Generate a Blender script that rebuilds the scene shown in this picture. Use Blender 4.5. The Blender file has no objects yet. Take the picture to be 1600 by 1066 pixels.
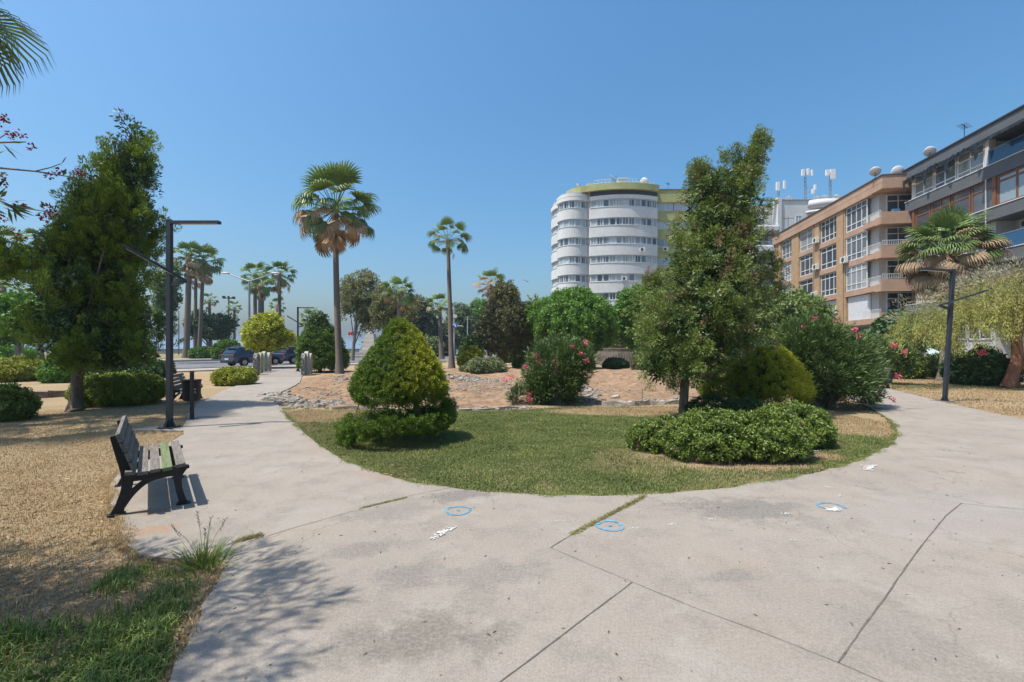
import bpy, bmesh, math, random
import numpy as np
from mathutils import Vector, Matrix, Quaternion
from mathutils.geometry import tessellate_polygon

SC = bpy.context.scene
C = SC.collection
R = math.radians
EYE, F = 1.65, 711.0            # eye height, focal length in photo pixels

# ------------------------------------------------------------------ camera
cam_d = bpy.data.cameras.new("camera"); cam = bpy.data.objects.new("camera", cam_d); C.objects.link(cam)
cam.location = (0, 0, EYE); cam.rotation_euler = (R(90), 0, 0)
cam_d.sensor_width = 36; cam_d.lens = 16.0; cam_d.shift_y = 0.005
cam_d.clip_start = 0.05; cam_d.clip_end = 20000
SC.camera = cam

# ------------------------------------------------------------------ light
SUN_EL = 66.0; SH = Vector((0.93, 0.37, 0)).normalized()      # shadows fall along SH
w = bpy.data.worlds.new("World"); SC.world = w; w.use_nodes = True
nt = w.node_tree; nt.nodes.clear()
wo = nt.nodes.new("ShaderNodeOutputWorld"); bg = nt.nodes.new("ShaderNodeBackground"); sky = nt.nodes.new("ShaderNodeTexSky")
sky.sky_type = 'NISHITA'; sky.sun_disc = False
sky.sun_elevation = R(SUN_EL); sky.sun_rotation = math.atan2(-SH.x, -SH.y)
sky.altitude = 0; sky.air_density = 1.4; sky.dust_density = 3.2; sky.ozone_density = 10.0
bg.inputs[1].default_value = 0.127
hs = nt.nodes.new('ShaderNodeHueSaturation'); hs.inputs['Saturation'].default_value = 1.13; hs.inputs['Hue'].default_value = 0.491
nt.links.new(sky.outputs[0], hs.inputs['Color']); nt.links.new(hs.outputs[0], bg.inputs[0]); nt.links.new(bg.outputs[0], wo.inputs[0])
sd = bpy.data.lights.new("sun", 'SUN'); sd.energy = 4.85; sd.angle = R(0.53); sd.color = (1.0, 0.935, 0.84)
sun = bpy.data.objects.new("sun", sd); C.objects.link(sun)
dv = Vector((SH.x*math.cos(R(SUN_EL)), SH.y*math.cos(R(SUN_EL)), -math.sin(R(SUN_EL))))
sun.rotation_euler = dv.to_track_quat('-Z', 'Y').to_euler(); sun.location = (0, 0, 40)
SC.view_settings.view_transform = 'Standard'; SC.view_settings.look = 'None'
SC.view_settings.exposure = 0.46; SC.view_settings.gamma = 1.0
SC.render.engine = 'CYCLES'
try:
    SC.cycles.max_bounces = 6; SC.cycles.transparent_max_bounces = 6; SC.cycles.use_denoising = True
except Exception: pass

# ------------------------------------------------------------------ measuring the photograph
def G(px, py):
    Y = F*EYE/(py-541.0); return ((px-800.0)/F*Y, Y)
def XA(px, Y): return (px-800.0)/F*Y
def ZA(py, Y): return EYE-(py-541.0)/F*Y

# ------------------------------------------------------------------ helpers
def setp(o, label=None, cat=None, group=None, kind=None):
    if label: o['label'] = label
    if cat: o['category'] = cat
    if group: o['group'] = group
    if kind: o['kind'] = kind
    return o
def thing(name, label, cat, loc=(0,0,0), rz=0, group=None):
    o = bpy.data.objects.new(name, None); C.objects.link(o)
    o.location = loc; o.rotation_euler = (0,0,rz); o.empty_display_size = .3
    return setp(o, label, cat, group)
def link(name, me, mats, parent=None):
    o = bpy.data.objects.new(name, me); C.objects.link(o)
    if not isinstance(mats, (list, tuple)): mats = [mats]
    for m in mats:
        if len(me.materials) < len(mats): me.materials.append(m)
    if parent: o.parent = parent
    return o
def dup(root, loc=None, rz=None, sc=None, label=None, group=None):
    def rec(o, par):
        c = o.copy(); C.objects.link(c); c.parent = par
        for ch in o.children: rec(ch, c)
        return c
    r = rec(root, None)
    if loc is not None: r.location = loc
    if rz is not None: r.rotation_euler = (0,0,rz)
    if sc is not None: r.scale = (sc,)*3 if not isinstance(sc, tuple) else sc
    if label: r['label'] = label
    if group: r['group'] = group
    return r

class MB:
    """collects shapes, builds ONE mesh object"""
    def __init__(s): s.v=[]; s.f=[]; s.m=[]; s.sm=[]
    def add(s, vs, fs, mi=0, smooth=False):
        b=len(s.v); s.v += [tuple(v) for v in vs]
        for f in fs: s.f.append([b+i for i in f]); s.m.append(mi); s.sm.append(smooth)
    def box(s, x0,x1,y0,y1,z0,z1, mi=0, M=None, taper=None):
        vs=[(x0,y0,z0),(x1,y0,z0),(x1,y1,z0),(x0,y1,z0),(x0,y0,z1),(x1,y0,z1),(x1,y1,z1),(x0,y1,z1)]
        if taper:
            cx,cy=(x0+x1)/2,(y0+y1)/2
            vs=vs[:4]+[(cx+(x-cx)*taper,cy+(y-cy)*taper,z) for x,y,z in vs[4:]]
        if M is not None: vs=[M@Vector(v) for v in vs]
        s.add(vs,[(3,2,1,0),(4,5,6,7),(0,1,5,4),(1,2,6,5),(2,3,7,6),(3,0,4,7)],mi)
        return s
    def beam(s, a, b, w, h, mi=0, up=(0,0,1)):
        a=Vector(a); b=Vector(b); d=(b-a); L=d.length; d.normalize()
        u=Vector(up); x=d.cross(u)
        if x.length<1e-4: x=d.cross(Vector((1,0,0)))
        x.normalize(); z=x.cross(d)
        M=Matrix(((x.x,d.x,z.x,a.x),(x.y,d.y,z.y,a.y),(x.z,d.z,z.z,a.z),(0,0,0,1)))
        return s.box(-w/2,w/2,0,L,-h/2,h/2,mi,M)
    def tube(s, pts, rad, n=8, mi=0, smooth=True, caps=True):
        pts=[Vector(p) for p in pts]
        if not isinstance(rad,(list,tuple)): rad=[rad]*len(pts)
        t0=(pts[1]-pts[0]).normalized(); x=t0.orthogonal().normalized(); rings=[]
        for i,p in enumerate(pts):
            t=(pts[min(i+1,len(pts)-1)]-pts[max(i-1,0)]).normalized()
            x=(x-t*x.dot(t)); x=x.normalized() if x.length>1e-6 else t.orthogonal().normalized()
            y=t.cross(x)
            rings.append([p+(x*math.cos(2*math.pi*k/n)+y*math.sin(2*math.pi*k/n))*rad[i] for k in range(n)])
        vs=[v for r in rings for v in r]; fs=[]
        for i in range(len(pts)-1):
            for k in range(n):
                fs.append((i*n+k,i*n+(k+1)%n,(i+1)*n+(k+1)%n,(i+1)*n+k))
        s.add(vs,fs,mi,smooth)
        if caps:
            s.add(rings[0],[tuple(range(n))[::-1]],mi); s.add(rings[-1],[tuple(range(n))],mi)
        return s
    def lathe(s, prof, n=16, c=(0,0,0), mi=0, smooth=True):
        vs=[];fs=[]
        for r,z in prof:
            for k in range(n):
                a=2*math.pi*k/n; vs.append((c[0]+r*math.cos(a),c[1]+r*math.sin(a),c[2]+z))
        for i in range(len(prof)-1):
            for k in range(n): fs.append((i*n+k,i*n+(k+1)%n,(i+1)*n+(k+1)%n,(i+1)*n+k))
        s.add(vs,fs,mi,smooth); return s
    def prism(s, poly, z0, z1, mi=0, M=None, bottom=True):
        """vertical prism over an xy polygon (ccw), any simple shape"""
        n=len(poly); tr=tessellate_polygon([[Vector((p[0],p[1],0)) for p in poly]])
        area=sum(poly[i][0]*poly[(i+1)%n][1]-poly[(i+1)%n][0]*poly[i][1] for i in range(n))
        if area<0: poly=poly[::-1]; tr=tessellate_polygon([[Vector((p[0],p[1],0)) for p in poly]])
        T=lambda v:(M@Vector(v)) if M is not None else v
        top=[T((p[0],p[1],z1)) for p in poly]; bot=[T((p[0],p[1],z0)) for p in poly]
        def up(t):
            a,b,c=[poly[i] for i in t]
            return t if (b[0]-a[0])*(c[1]-a[1])-(c[0]-a[0])*(b[1]-a[1])>0 else (t[0],t[2],t[1])
        tr=[up(t) for t in tr]
        s.add(top,tr,mi)
        if bottom: s.add(bot,[t[::-1] for t in tr],mi)
        s.add(bot+top,[(i,(i+1)%n,n+(i+1)%n,n+i) for i in range(n)],mi)
        return s
    def mesh(s,name):
        me=bpy.data.meshes.new(name); me.from_pydata(s.v,[],s.f)
        me.polygons.foreach_set('material_index',s.m); me.polygons.foreach_set('use_smooth',s.sm); me.update(); return me
    def build(s,name,mats,parent=None,bevel=0):
        me=s.mesh(name); o=bpy.data.objects.new(name,me); C.objects.link(o)
        for m in (mats if isinstance(mats,(list,tuple)) else [mats]): me.materials.append(m)
        if parent: o.parent=parent
        if bevel:
            b=o.modifiers.new('bevel','BEVEL'); b.width=bevel; b.segments=2; b.limit_method='ANGLE'
        return o

# ------------------------------------------------------------------ materials
class NT:
    def __init__(s,name):
        s.m=bpy.data.materials.new(name); s.m.use_nodes=True; s.t=s.m.node_tree; s.t.nodes.clear()
        s.out=s.t.nodes.new('ShaderNodeOutputMaterial')
    def n(s,t,**k):
        x=s.t.nodes.new(t)
        for a,b in k.items(): setattr(x,a,b)
        return x
    def l(s,a,b): s.t.links.new(a,b)
    def val(s,sock,v):
        if hasattr(v,'links') or isinstance(v,bpy.types.NodeSocket): s.l(v,sock)
        else: sock.default_value=v
    def noise(s,scale,detail=4,rough=.6,vec=None,dist=0):
        x=s.n('ShaderNodeTexNoise'); x.inputs['Scale'].default_value=scale; x.inputs['Detail'].default_value=detail
        x.inputs['Roughness'].default_value=rough; x.inputs['Distortion'].default_value=dist
        s.l(vec if vec else s.obj(),x.inputs['Vector']); return x.outputs['Fac']
    def obj(s):
        if not hasattr(s,'_o'): s._o=s.n('ShaderNodeTexCoord').outputs['Object']
        return s._o
    def ramp(s,fac,stops):
        x=s.n('ShaderNodeValToRGB'); e=x.color_ramp.elements
        while len(e)<len(stops): e.new(.5)
        for i,(p,c) in enumerate(stops):
            e[i].position=p; c=(c,c,c) if isinstance(c,(int,float)) else c; e[i].color=(*c,1)
        s.l(fac,x.inputs[0]); return x.outputs[0]
    def mix(s,f,a,b,mode='MIX'):
        x=s.n('ShaderNodeMix',data_type='RGBA',blend_type=mode)
        s.val(x.inputs[0],f)
        for i,c in ((6,a),(7,b)):
            if isinstance(c,(tuple,list)): x.inputs[i].default_value=(*c[:3],1)
            else: s.l(c,x.inputs[i])
        return x.outputs[2]
    def math(s,op,a,b=0,c=0,clamp=False):
        x=s.n('ShaderNodeMath',operation=op,use_clamp=clamp)
        s.val(x.inputs[0],a); s.val(x.inputs[1],b); s.val(x.inputs[2],c); return x.outputs[0]
    def attr(s,name):
        x=s.n('ShaderNodeAttribute'); x.attribute_name=name; return x.outputs['Fac']
    def bump(s,h,strength=.3,dist=.02):
        x=s.n('ShaderNodeBump'); x.inputs['Strength'].default_value=strength; x.inputs['Distance'].default_value=dist
        s.l(h,x.inputs['Height']); return x.outputs[0]
    def pbr(s,color,rough=.7,metal=0,spec=.4,normal=None):
        x=s.n('ShaderNodeBsdfPrincipled')
        if isinstance(color,(tuple,list)): x.inputs['Base Color'].default_value=(*color[:3],1)
        else: s.l(color,x.inputs['Base Color'])
        s.val(x.inputs['Roughness'],rough); x.inputs['Metallic'].default_value=metal
        x.inputs['Specular IOR Level'].default_value=spec
        if normal: s.l(normal,x.inputs['Normal'])
        s.l(x.outputs[0],s.out.inputs[0]); return x
def streaky(name,a,b_,streak=(.3,.3,.29),sc=.35):
    m=NT(name); mp=m.n('ShaderNodeMapping'); mp.inputs['Scale'].default_value=(1,1,.12); m.l(m.obj(),mp.inputs[0])
    c=m.mix(m.ramp(m.noise(sc,5,.7),[(.38,0),(.62,1)]),a,b_); c=m.mix(m.math('MULTIPLY',m.ramp(m.noise(2.6,5,.75,mp.outputs[0]),[(.52,0),(.78,1)]),.45),c,streak)
    m.pbr(c,.88,0,.2,m.bump(m.noise(9,4),.3,.03)); return m.m
def simple(name,col,rough=.6,metal=0,spec=.4,var=.12,scale=6,bump=.1,bs=40,bd=.01):
    """painted / cast surface with slight mottling"""
    m=NT(name); a=tuple(c*(1-var) for c in col); b=tuple(min(1,c*(1+var)) for c in col)
    c=m.mix(m.ramp(m.noise(scale,5,.65),[(.3,0),(.7,1)]),a,b)
    m.pbr(c,rough,metal,spec,m.bump(m.noise(bs,4),bump,bd)); return m.m
def leafmat(name,dark,light,tip=None,trans=.25,rough=.5,patch=1.3,pw=.35):
    if light[1]>light[0]*1.04: light=(light[0]*1.38,light[1]*1.27,light[2]*1.1); dark=(dark[0]*.9,dark[1]*.88,dark[2]*.85); trans*=.6; tip=tip and (tip[0]*1.38,tip[1]*1.27,tip[2]*1.1)
    m=NT(name); r=m.attr('rnd'); big=m.noise(patch,3,.6)
    f=m.math('ADD',m.math('MULTIPLY',r,1-pw),m.math('MULTIPLY',m.ramp(big,[(.38,0),(.62,1)]),pw))
    c=m.mix(f,dark,light)
    if tip: c=m.mix(m.math('MULTIPLY',m.ramp(m.attr('tip'),[(.45,0),(1,1)]),.8),c,tip)
    p=m.n('ShaderNodeBsdfPrincipled'); m.l(c,p.inputs['Base Color']); p.inputs['Roughness'].default_value=rough
    p.inputs['Specular IOR Level'].default_value=.3
    t=m.n('ShaderNodeBsdfTranslucent'); m.l(m.mix(.5,c,(light[0]*1.5,light[1]*1.6,light[2]*.9)),t.inputs[0])
    x=m.n('ShaderNodeMixShader'); x.inputs[0].default_value=trans
    m.l(p.outputs[0],x.inputs[1]); m.l(t.outputs[0],x.inputs[2]); m.l(x.outputs[0],m.out.inputs[0]); return m.m
def glassmat(name,a,b,rough=.06):
    m=NT(name); oi=m.n('ShaderNodeObjectInfo').outputs['Random']
    m.pbr(m.mix(oi,a,b),rough,0,.9,m.bump(m.noise(1.2,2),.04,.05)); return m.m
def barkmat(name,a,b,sz=9,zs=.35,bd=.04,bands=0):
    m=NT(name); mp=m.n('ShaderNodeMapping'); mp.inputs['Scale'].default_value=(1,1,zs); m.l(m.obj(),mp.inputs[0])
    n=m.noise(sz,6,.7,mp.outputs[0]); h=n
    if bands:
        wv=m.n('ShaderNodeTexWave',bands_direction='Z'); wv.inputs['Scale'].default_value=bands; wv.inputs['Distortion'].default_value=2.5; wv.inputs['Detail'].default_value=2
        m.l(m.obj(),wv.inputs[0]); h=m.math('ADD',n,m.math('MULTIPLY',wv.outputs['Fac'],.6)); 
    c=m.mix(m.ramp(h,[(.3,0),(.75 if not bands else 1.05,1)]) if not bands else m.ramp(m.math('MULTIPLY',h,.6),[(.25,0),(.75,1)]),a,b)
    m.pbr(c,.9,0,.1,m.bump(h,.8,bd)); return m.m

RNG=np.random.default_rng(7); random.seed(7)
def nrm(a): return a/np.maximum(np.linalg.norm(a,axis=-1,keepdims=True),1e-9)
def quadmesh(name,V,rnd,tip,mi=None):
    """V: (N,4,3) quads; rnd: (N,), tip: (N,) or None"""
    N=len(V); me=bpy.data.meshes.new(name)
    me.vertices.add(N*4); me.vertices.foreach_set('co',V.astype(np.float32).ravel())
    me.loops.add(N*4); me.loops.foreach_set('vertex_index',np.arange(N*4,dtype=np.int32))
    me.polygons.add(N); me.polygons.foreach_set('loop_start',np.arange(0,N*4,4,dtype=np.int32))
    if mi is not None: me.polygons.foreach_set('material_index',mi.astype(np.int32))
    me.update(calc_edges=True)
    a=me.attributes.new('rnd','FLOAT','FACE'); a.data.foreach_set('value',rnd.astype(np.float32))
    if tip is not None:
        a=me.attributes.new('tip','FLOAT','FACE'); a.data.foreach_set('value',tip.astype(np.float32))
    return me
def leaf_quads(pos,axis,L,W,fold=0,mid=.45,nor=None,face=0.):
    """rhombic leaves from pos along axis"""
    N=len(pos); rv=nrm(RNG.normal(size=(N,3)))
    if nor is not None: rv=nor*face+rv*(1-face)
    side=nrm(np.cross(axis,rv))
    L=np.broadcast_to(np.asarray(L,float),(N,))[:,None]; W=np.broadcast_to(np.asarray(W,float),(N,))[:,None]
    m=pos+axis*L*mid
    if fold: m=m+np.array([0,0,1])*L*fold
    V=np.stack([pos,m-side*W*.5,pos+axis*L,m+side*W*.5],1)
    return V
def plumes(name,P,D,L,Rr,n,ll,lw,mat,parent,out=.8,along=.6,jit=.5,prof='plume',fold=0,mats=None,mi=None,tmin=0.0,grav=0,face=.72):
    """P (N,3) plume bases, D directions, L lengths, Rr radii; n leaves each"""
    P=np.asarray(P,float); D=nrm(np.asarray(D,float)); N=len(P)
    L=np.broadcast_to(np.asarray(L,float),(N,)); Rr=np.broadcast_to(np.asarray(Rr,float),(N,))
    t=RNG.random((N,n))**.8*(1-tmin)+tmin
    rad=nrm(np.cross(D[:,None,:],RNG.normal(size=(N,n,3))))
    if prof=='plume': pr=np.sin(np.pi*np.clip(t*.85+.12,0,1))**.6
    elif prof=='flat': pr=np.ones_like(t)
    else: pr=1-t*.9
    rr=Rr[:,None]*pr*RNG.random((N,n))**.45
    pos=P[:,None,:]+D[:,None,:]*(L[:,None]*t)[...,None]+rad*rr[...,None]
    if grav: pos[...,2]-=grav*(L[:,None]*t)**2
    ax=nrm(rad*out+D[:,None,:]*along+RNG.normal(size=(N,n,3))*jit)
    pos=pos.reshape(-1,3); ax=ax.reshape(-1,3)
    s=.7+.6*RNG.random(N*n)
    nor=nrm(rad*np.clip(rr/np.maximum(Rr[:,None],1e-6),0,1)[...,None]+D[:,None,:]*(t*.9)[...,None]).reshape(-1,3)
    V=leaf_quads(pos,ax,ll*s,lw*s,fold,nor=nor,face=face)
    rnd=np.clip(np.repeat(RNG.random(N),n)*.6+RNG.random(N*n)*.4,0,1)
    tip=(t*.55+np.clip(rr/np.maximum(Rr[:,None],1e-6),0,1)*.45).reshape(-1)
    me=quadmesh(name,V,rnd,tip,None if mi is None else np.repeat(mi,n))
    o=bpy.data.objects.new(name,me); C.objects.link(o)
    for m in (mats or [mat]): me.materials.append(m)
    o.parent=parent; return o
def ell_pts(n,c,r,shell=.55,up=0.0,zmin=-1.0):
    """random points in an ellipsoid favouring its shell, with outward normals"""
    c=np.array(c,float); r=np.array(r,float)
    d=nrm(RNG.normal(size=(n*3,3))); d=d[d[:,2]>=zmin][:n]
    k=(shell+(1-shell)*RNG.random(len(d)))
    p=c+d*r*k[:,None]; nn=nrm(d/r); nn[:,2]+=up; return p,nrm(nn)
def lobed(A,nl,per,lr,up=.8,stretch=1.4,shell=.72,inner=.25,o=.6,u=.7,lump=.45,ry=.92,ph=0.,spread=.9):
    P,D=pcrown(A,nl,shell,inner,o,u,lump,ry,ph); D=nrm(D); N=len(P); q=nrm(RNG.normal(size=(N,per,3)))*(RNG.random((N,per,1))**.4)
    s=(.7+.6*RNG.random(N))[:,None,None]*lr
    off=q*np.array([1,1,stretch])*s; Pb=P[:,None,:]+off+D[:,None,:]*s*.3; Dp=D[:,None,:]*.45+q*spread+np.array([0,0,up])*.6
    return Pb.reshape(-1,3),nrm(Dp.reshape(-1,3)),np.repeat(np.arange(N),per)
def lumpy(n,blobs,shell=.6,up=0.,zmin=-1.):
    """points over a union of ellipsoids: drop those deep inside another one"""
    A=np.array([b[3]*b[4]+b[4]*b[5]+b[3]*b[5] for b in blobs],float); A/=A.sum(); P=[];D=[]
    for b,a in zip(blobs,A):
        p,d=ell_pts(max(4,int(n*a*1.3)),b[:3],b[3:],shell,up,zmin); P.append(p);D.append(d)
    P=np.concatenate(P);D=np.concatenate(D); keep=np.ones(len(P),bool)
    for b in blobs:
        q=((P-np.array(b[:3]))/np.array(b[3:])); keep&=(np.linalg.norm(q,axis=1)>shell*.93)
    P=P[keep];D=D[keep]; i=RNG.permutation(len(P))[:n]; return P[i],D[i]
def limbs(pts,rad,targets,rb,n=7,mb=None,start=.35,jit=.12):
    """trunk along pts with limbs reaching to target points"""
    mb=mb or MB(); pts=[Vector(p) for p in pts]; mb.tube(pts,rad,n+3)
    for t in targets:
        t=Vector(t); k=start+(1-start)*random.random(); f=k*(len(pts)-1); i=min(int(f),len(pts)-2); a=pts[i].lerp(pts[i+1],f-i)
        m=a.lerp(t,.5)+Vector((random.uniform(-jit,jit),random.uniform(-jit,jit),random.uniform(0,jit)))*(t-a).length
        r0=min(rb,rad[i]*.7); mb.tube([a,a.lerp(m,.5)+Vector((0,0,.02)),m,m.lerp(t,.6),t],[r0,r0*.8,r0*.6,r0*.4,r0*.15],n,caps=False)
    return mb
# ================================================================== THE SETTING
def GP(l): return [G(*p) for p in l]
path_poly = [(-1.2,-4),(-1.45,.6)] + GP([(262,1066),(302,980),(335,915),(352,884),(332,869),(272,873),(216,868),(196,845),(186,812),(175,777),(173,757),(189,732),
    (243,702),(286,679),(287,663),(297,644),(312,628),(345,612),(372,602),(404,588),
    (472,588),(468,598),(452,607),(434,614),(430,627),(449,650),(478,680),(500,697),(520,710),(560,728),(610,745),(680,759),(760,768),(850,773),(950,774.5),
    (1050,770),(1130,762.5),(1200,752),(1280,738),(1350,718),(1390,697),(1404,680),(1398,662),(1380,648),(1350,633),(1315,618),(1285,608),
    (1262,601),(1290,596),(1330,597),(1358,601),(1387,607),(1430,617),(1476,629),(1540,642.5),(1600,655),(1700,672)]) + [(15,8.0),(15,-4)]
PP = np.array(path_poly)
def sdist(P, poly):
    """signed distance (negative inside) of points to a polygon"""
    poly=np.asarray(poly); P=np.asarray(P); d=np.full(len(P),1e9); ins=np.zeros(len(P),bool); n=len(poly)
    for i in range(n):
        a=poly[i]; b=poly[(i+1)%n]; ab=b-a; t=np.clip(((P-a)@ab)/max(ab@ab,1e-9),0,1)
        d=np.minimum(d,np.linalg.norm(P-(a+t[:,None]*ab),axis=1))
        c=((a[1]>P[:,1])!=(b[1]>P[:,1])); x=(b[0]-a[0])*(P[:,1]-a[1])/((b[1]-a[1]) if b[1]!=a[1] else 1e-9)+a[0]
        ins^=(c&(P[:,0]<x))
    return np.where(ins,-d,d)
# cheap value noise on the cpu (layout of patches and blades)
_T=np.random.default_rng(3).random((256,256))
def vn(P,s):
    q=P*s; i=np.floor(q).astype(int); f=q-i; f=f*f*(3-2*f); g=lambda a,b:_T[(i[:,0]+a)&255,(i[:,1]+b)&255]
    return (g(0,0)*(1-f[:,0])+g(1,0)*f[:,0])*(1-f[:,1])+(g(0,1)*(1-f[:,0])+g(1,1)*f[:,0])*f[:,1]
def fbm(P,s,o=4): return sum(vn(P+17.3*k,s*2**k)/2**k for k in range(o))/sum(.5**k for k in range(o))
def sm(x,a,b): t=np.clip((x-a)/(b-a),0,1); return t*t*(3-2*t)
def ell(P,c,r,ang=0):
    d=P-np.array(c); ca,sa=math.cos(ang),math.sin(ang)
    return np.sqrt(((d[:,0]*ca+d[:,1]*sa)/r[0])**2+((-d[:,0]*sa+d[:,1]*ca)/r[1])**2)
dirt_poly = GP([(474,590),(468,598),(440,607),(425,618),(470,633),(530,636),(620,636),(720,638),(830,634),(880,630),(960,630),(1060,632),(1150,628),(1230,610),(1240,590),(1190,577),(1000,576),(900,575),(780,575),(690,575),(600,580),(540,582)])
lawn_poly = GP([(430,634),(449,650),(478,680),(500,697),(520,710),(560,728),(610,745),(680,759),(760,768),(850,773),(950,774.5),(1050,770),(1130,762.5),(1200,752),(1280,738),(1350,718),(1390,697),(1404,680),(1398,662),(1380,648),(1340,640),(1150,632),(1060,634),(960,634),(880,635),(830,638),(720,641),(620,640),(530,639)])
near_poly = [(-9,-2),(-1.45,.6)]+GP([(262,1066),(302,980),(335,915),(352,884),(272,873),(216,868),(100,868),(-200,900)])
def greenness(P):
    n=fbm(P,.55,3)*.6+fbm(P,2.2,3)*.4
    lawn=sm(-sdist(P,lawn_poly),-.1,.15)
    dry=np.zeros(len(P))
    for c,r in (((XA(475,11),11.0),(1.5,1.4)),((XA(560,10.5),11.3),(1.6,.9)),((XA(1010,11.7),11.7),(2.7,.85)),((3.3,7.0),(1.3,.4)),((XA(1160,6.6),6.45),(1.0,.28)),((XA(1340,9.4),9.5),(1.1,1.2)),((XA(1240,11),11.2),(3.0,1.6)),((XA(1250,7.2),7.0),(.5,.35))):
        dry=np.maximum(dry,1-sm(ell(P,c,r),.75,1.25))
    g=lawn*(1-dry*.93)*(1-.55*sm(n,.48,.66))
    near=sm(-sdist(P,near_poly),-.1,.2)*(1-sm(ell(P,(-1.95,2.5),(.75,1.5)),.7,1.5))
    nr=sm(-sdist(P,near_poly),-.1,.2)
    e=1-sm(ell(P,(-1.98,2.75),(.62,1.3),.38),.55,1.25)
    pe=np.abs(sdist(P,PP)); g=np.maximum(g,nr*(1-sm(pe,.25,.75))*np.clip(3.0*n-.7,0,1)*(P[:,1]<3.45)*(P[:,0]>-2.9)); e2=1-sm(ell(P,(-2.7,2.2),(1.2,.75),.2),.6,1.3); g=np.maximum(g,nr*e2*np.clip(3.4*n-1.45,0,.9)); g=np.maximum(g,nr*np.maximum(e*np.clip(3.2*n-1.05,0,1),.5*sm(n,.56,.72)))
    # greenish strips in the right-hand lawn, dry grass elsewhere
    rs=(1-sm(np.abs(P[:,1]-(20.5-.1*P[:,0])),.6,2.4))*(P[:,0]>9)
    g=np.maximum(g,rs*.6*sm(n,.3,.6))
    far=sm(P[:,1]*.57-P[:,0]*-.82,0,1)*0
    g=np.maximum(g,.35*sm(n,.5,.75)*(P[:,0]<-4)*(1-lawn))
    sea=sm(P[:,1],48,54)*(P[:,0]<20)
    return np.clip(np.maximum(g,sea*.75*sm(n,.3,.6)),0,1)
def dirtness(P):
    d=sm(-sdist(P,dirt_poly),-.6,.5)
    d=np.maximum(d,.95*(1-sm(ell(P,(XA(1160,6.6),6.5),(.75,.2)),.6,1.3)))
    d=np.maximum(d,.5*(1-sm(ell(P,(-3.1,3.1),(1.2,.5)),.6,1.3)))
    return np.clip(d*(.42+1.05*fbm(P,.7,4)),0,1)
def gheight(P):
    """height of the earth sheet"""
    dp=sdist(P,PP); z=np.full(len(P),-.035)
    far=sm(dp,.1,.9)
    dd=sm(-sdist(P,dirt_poly),0,1.2)
    z+=far*.05*(fbm(P,.8,3)-.45)*(1-sm(P[:,1],40,60))
    z+=far*dd*(.05*(fbm(P+31,1.6,3)>.56)*fbm(P,5,2)+.17*sm(fbm(P,.6,2),.35,.75)+.07*(fbm(P,2.6,3)-.4)+.06*(vn(P,7)-.5)*sm(vn(P+9,.9),.3,.7))
    z+=.03*(1-sm(dp,-.05,.5))*0
    return z
rdir=Vector((.56,.83,0)).normalized(); rn=Vector((-rdir.y,rdir.x,0))   # the street runs along rdir
rp=Vector((-20.6,36.0,0))
# ---- earth sheet (denser near the viewer, out to the shore and the far land)
def sinh_axis(c,lo,hi,n,k):
    a=math.asinh((lo-c)/k); b=math.asinh((hi-c)/k); return c+k*np.sinh(np.linspace(a,b,n))
gx=sinh_axis(0,-900,1200,430,7.0); gy=sinh_axis(6,-300,1400,440,7.0)
XX,YY=np.meshgrid(gx,gy); P=np.stack([XX.ravel(),YY.ravel()],1)
Z=gheight(P); nx=len(gx); ny=len(gy)
def shore(x): return np.where(x<-10,118.,118.+(x+10)*2.2)
YC=np.minimum(P[:,1],shore(P[:,0]))                      # the sheet ends at the shore line
V=np.stack([P[:,0],YC,Z],1)
ij=np.arange((ny-1)*(nx-1)); r_=ij//(nx-1); c_=ij%(nx-1); a=r_*nx+c_
Fq=np.stack([a,a+1,a+nx+1,a+nx],1); keep=P[Fq[:,0],1]<shore(P[Fq[:,0],0]); Fq=Fq[keep]
me=bpy.data.meshes.new('ground'); me.vertices.add(len(V)); me.vertices.foreach_set('co',V.astype(np.float32).ravel())
me.loops.add(len(Fq)*4); me.loops.foreach_set('vertex_index',Fq.astype(np.int32).ravel()); me.polygons.add(len(Fq)); me.polygons.foreach_set('loop_start',np.arange(0,len(Fq)*4,4,dtype=np.int32))
me.update(calc_edges=True); me.polygons.foreach_set('use_smooth',np.ones(len(Fq),bool))
P2=np.stack([P[:,0],YC],1)
for nm,fn in (('green',greenness),('dirt',dirtness)):
    at=me.attributes.new(nm,'FLOAT','POINT'); at.data.foreach_set('value',fn(P2).astype(np.float32))
m=NT('earth'); ob=m.obj()
n1=m.noise(3.2,6,.68); n2=m.noise(28,5,.7); n3=m.noise(140,3,.7); n0=m.noise(.5,4,.6)
straw=m.mix(m.ramp(n2,[(.3,0),(.72,1)]),(.22,.15,.085),(.50,.365,.215)); straw=m.mix(m.math('MULTIPLY',m.ramp(n1,[(.42,0),(.62,1)]),.55),straw,(.30,.24,.15))
straw=m.mix(m.math('MULTIPLY',m.ramp(n0,[(.45,0),(.6,1)]),.3),straw,(.47,.38,.25))
soil=m.mix(m.ramp(n1,[(.35,0),(.65,1)]),(.20,.115,.068),(.38,.26,.165)); soil=m.mix(m.math('MULTIPLY',m.ramp(n2,[(.5,0),(.7,1)]),.6),soil,(.47,.37,.265))
soil=m.mix(m.ramp(n3,[(.62,0),(.72,.7)]),soil,(.48,.42,.35)); soil=m.mix(m.ramp(m.noise(1.1,4,.6),[(.55,0),(.68,.7)]),soil,(.18,.10,.062))
grn=m.mix(m.ramp(n2,[(.35,0),(.65,1)]),(.065,.09,.028),(.14,.16,.06))
thr=m.math('ADD',m.attr('green'),m.math('MULTIPLY',m.math('SUBTRACT',n1,.5),.7))
c=m.mix(m.ramp(thr,[(.25,0),(.6,1)]),straw,grn)
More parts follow.
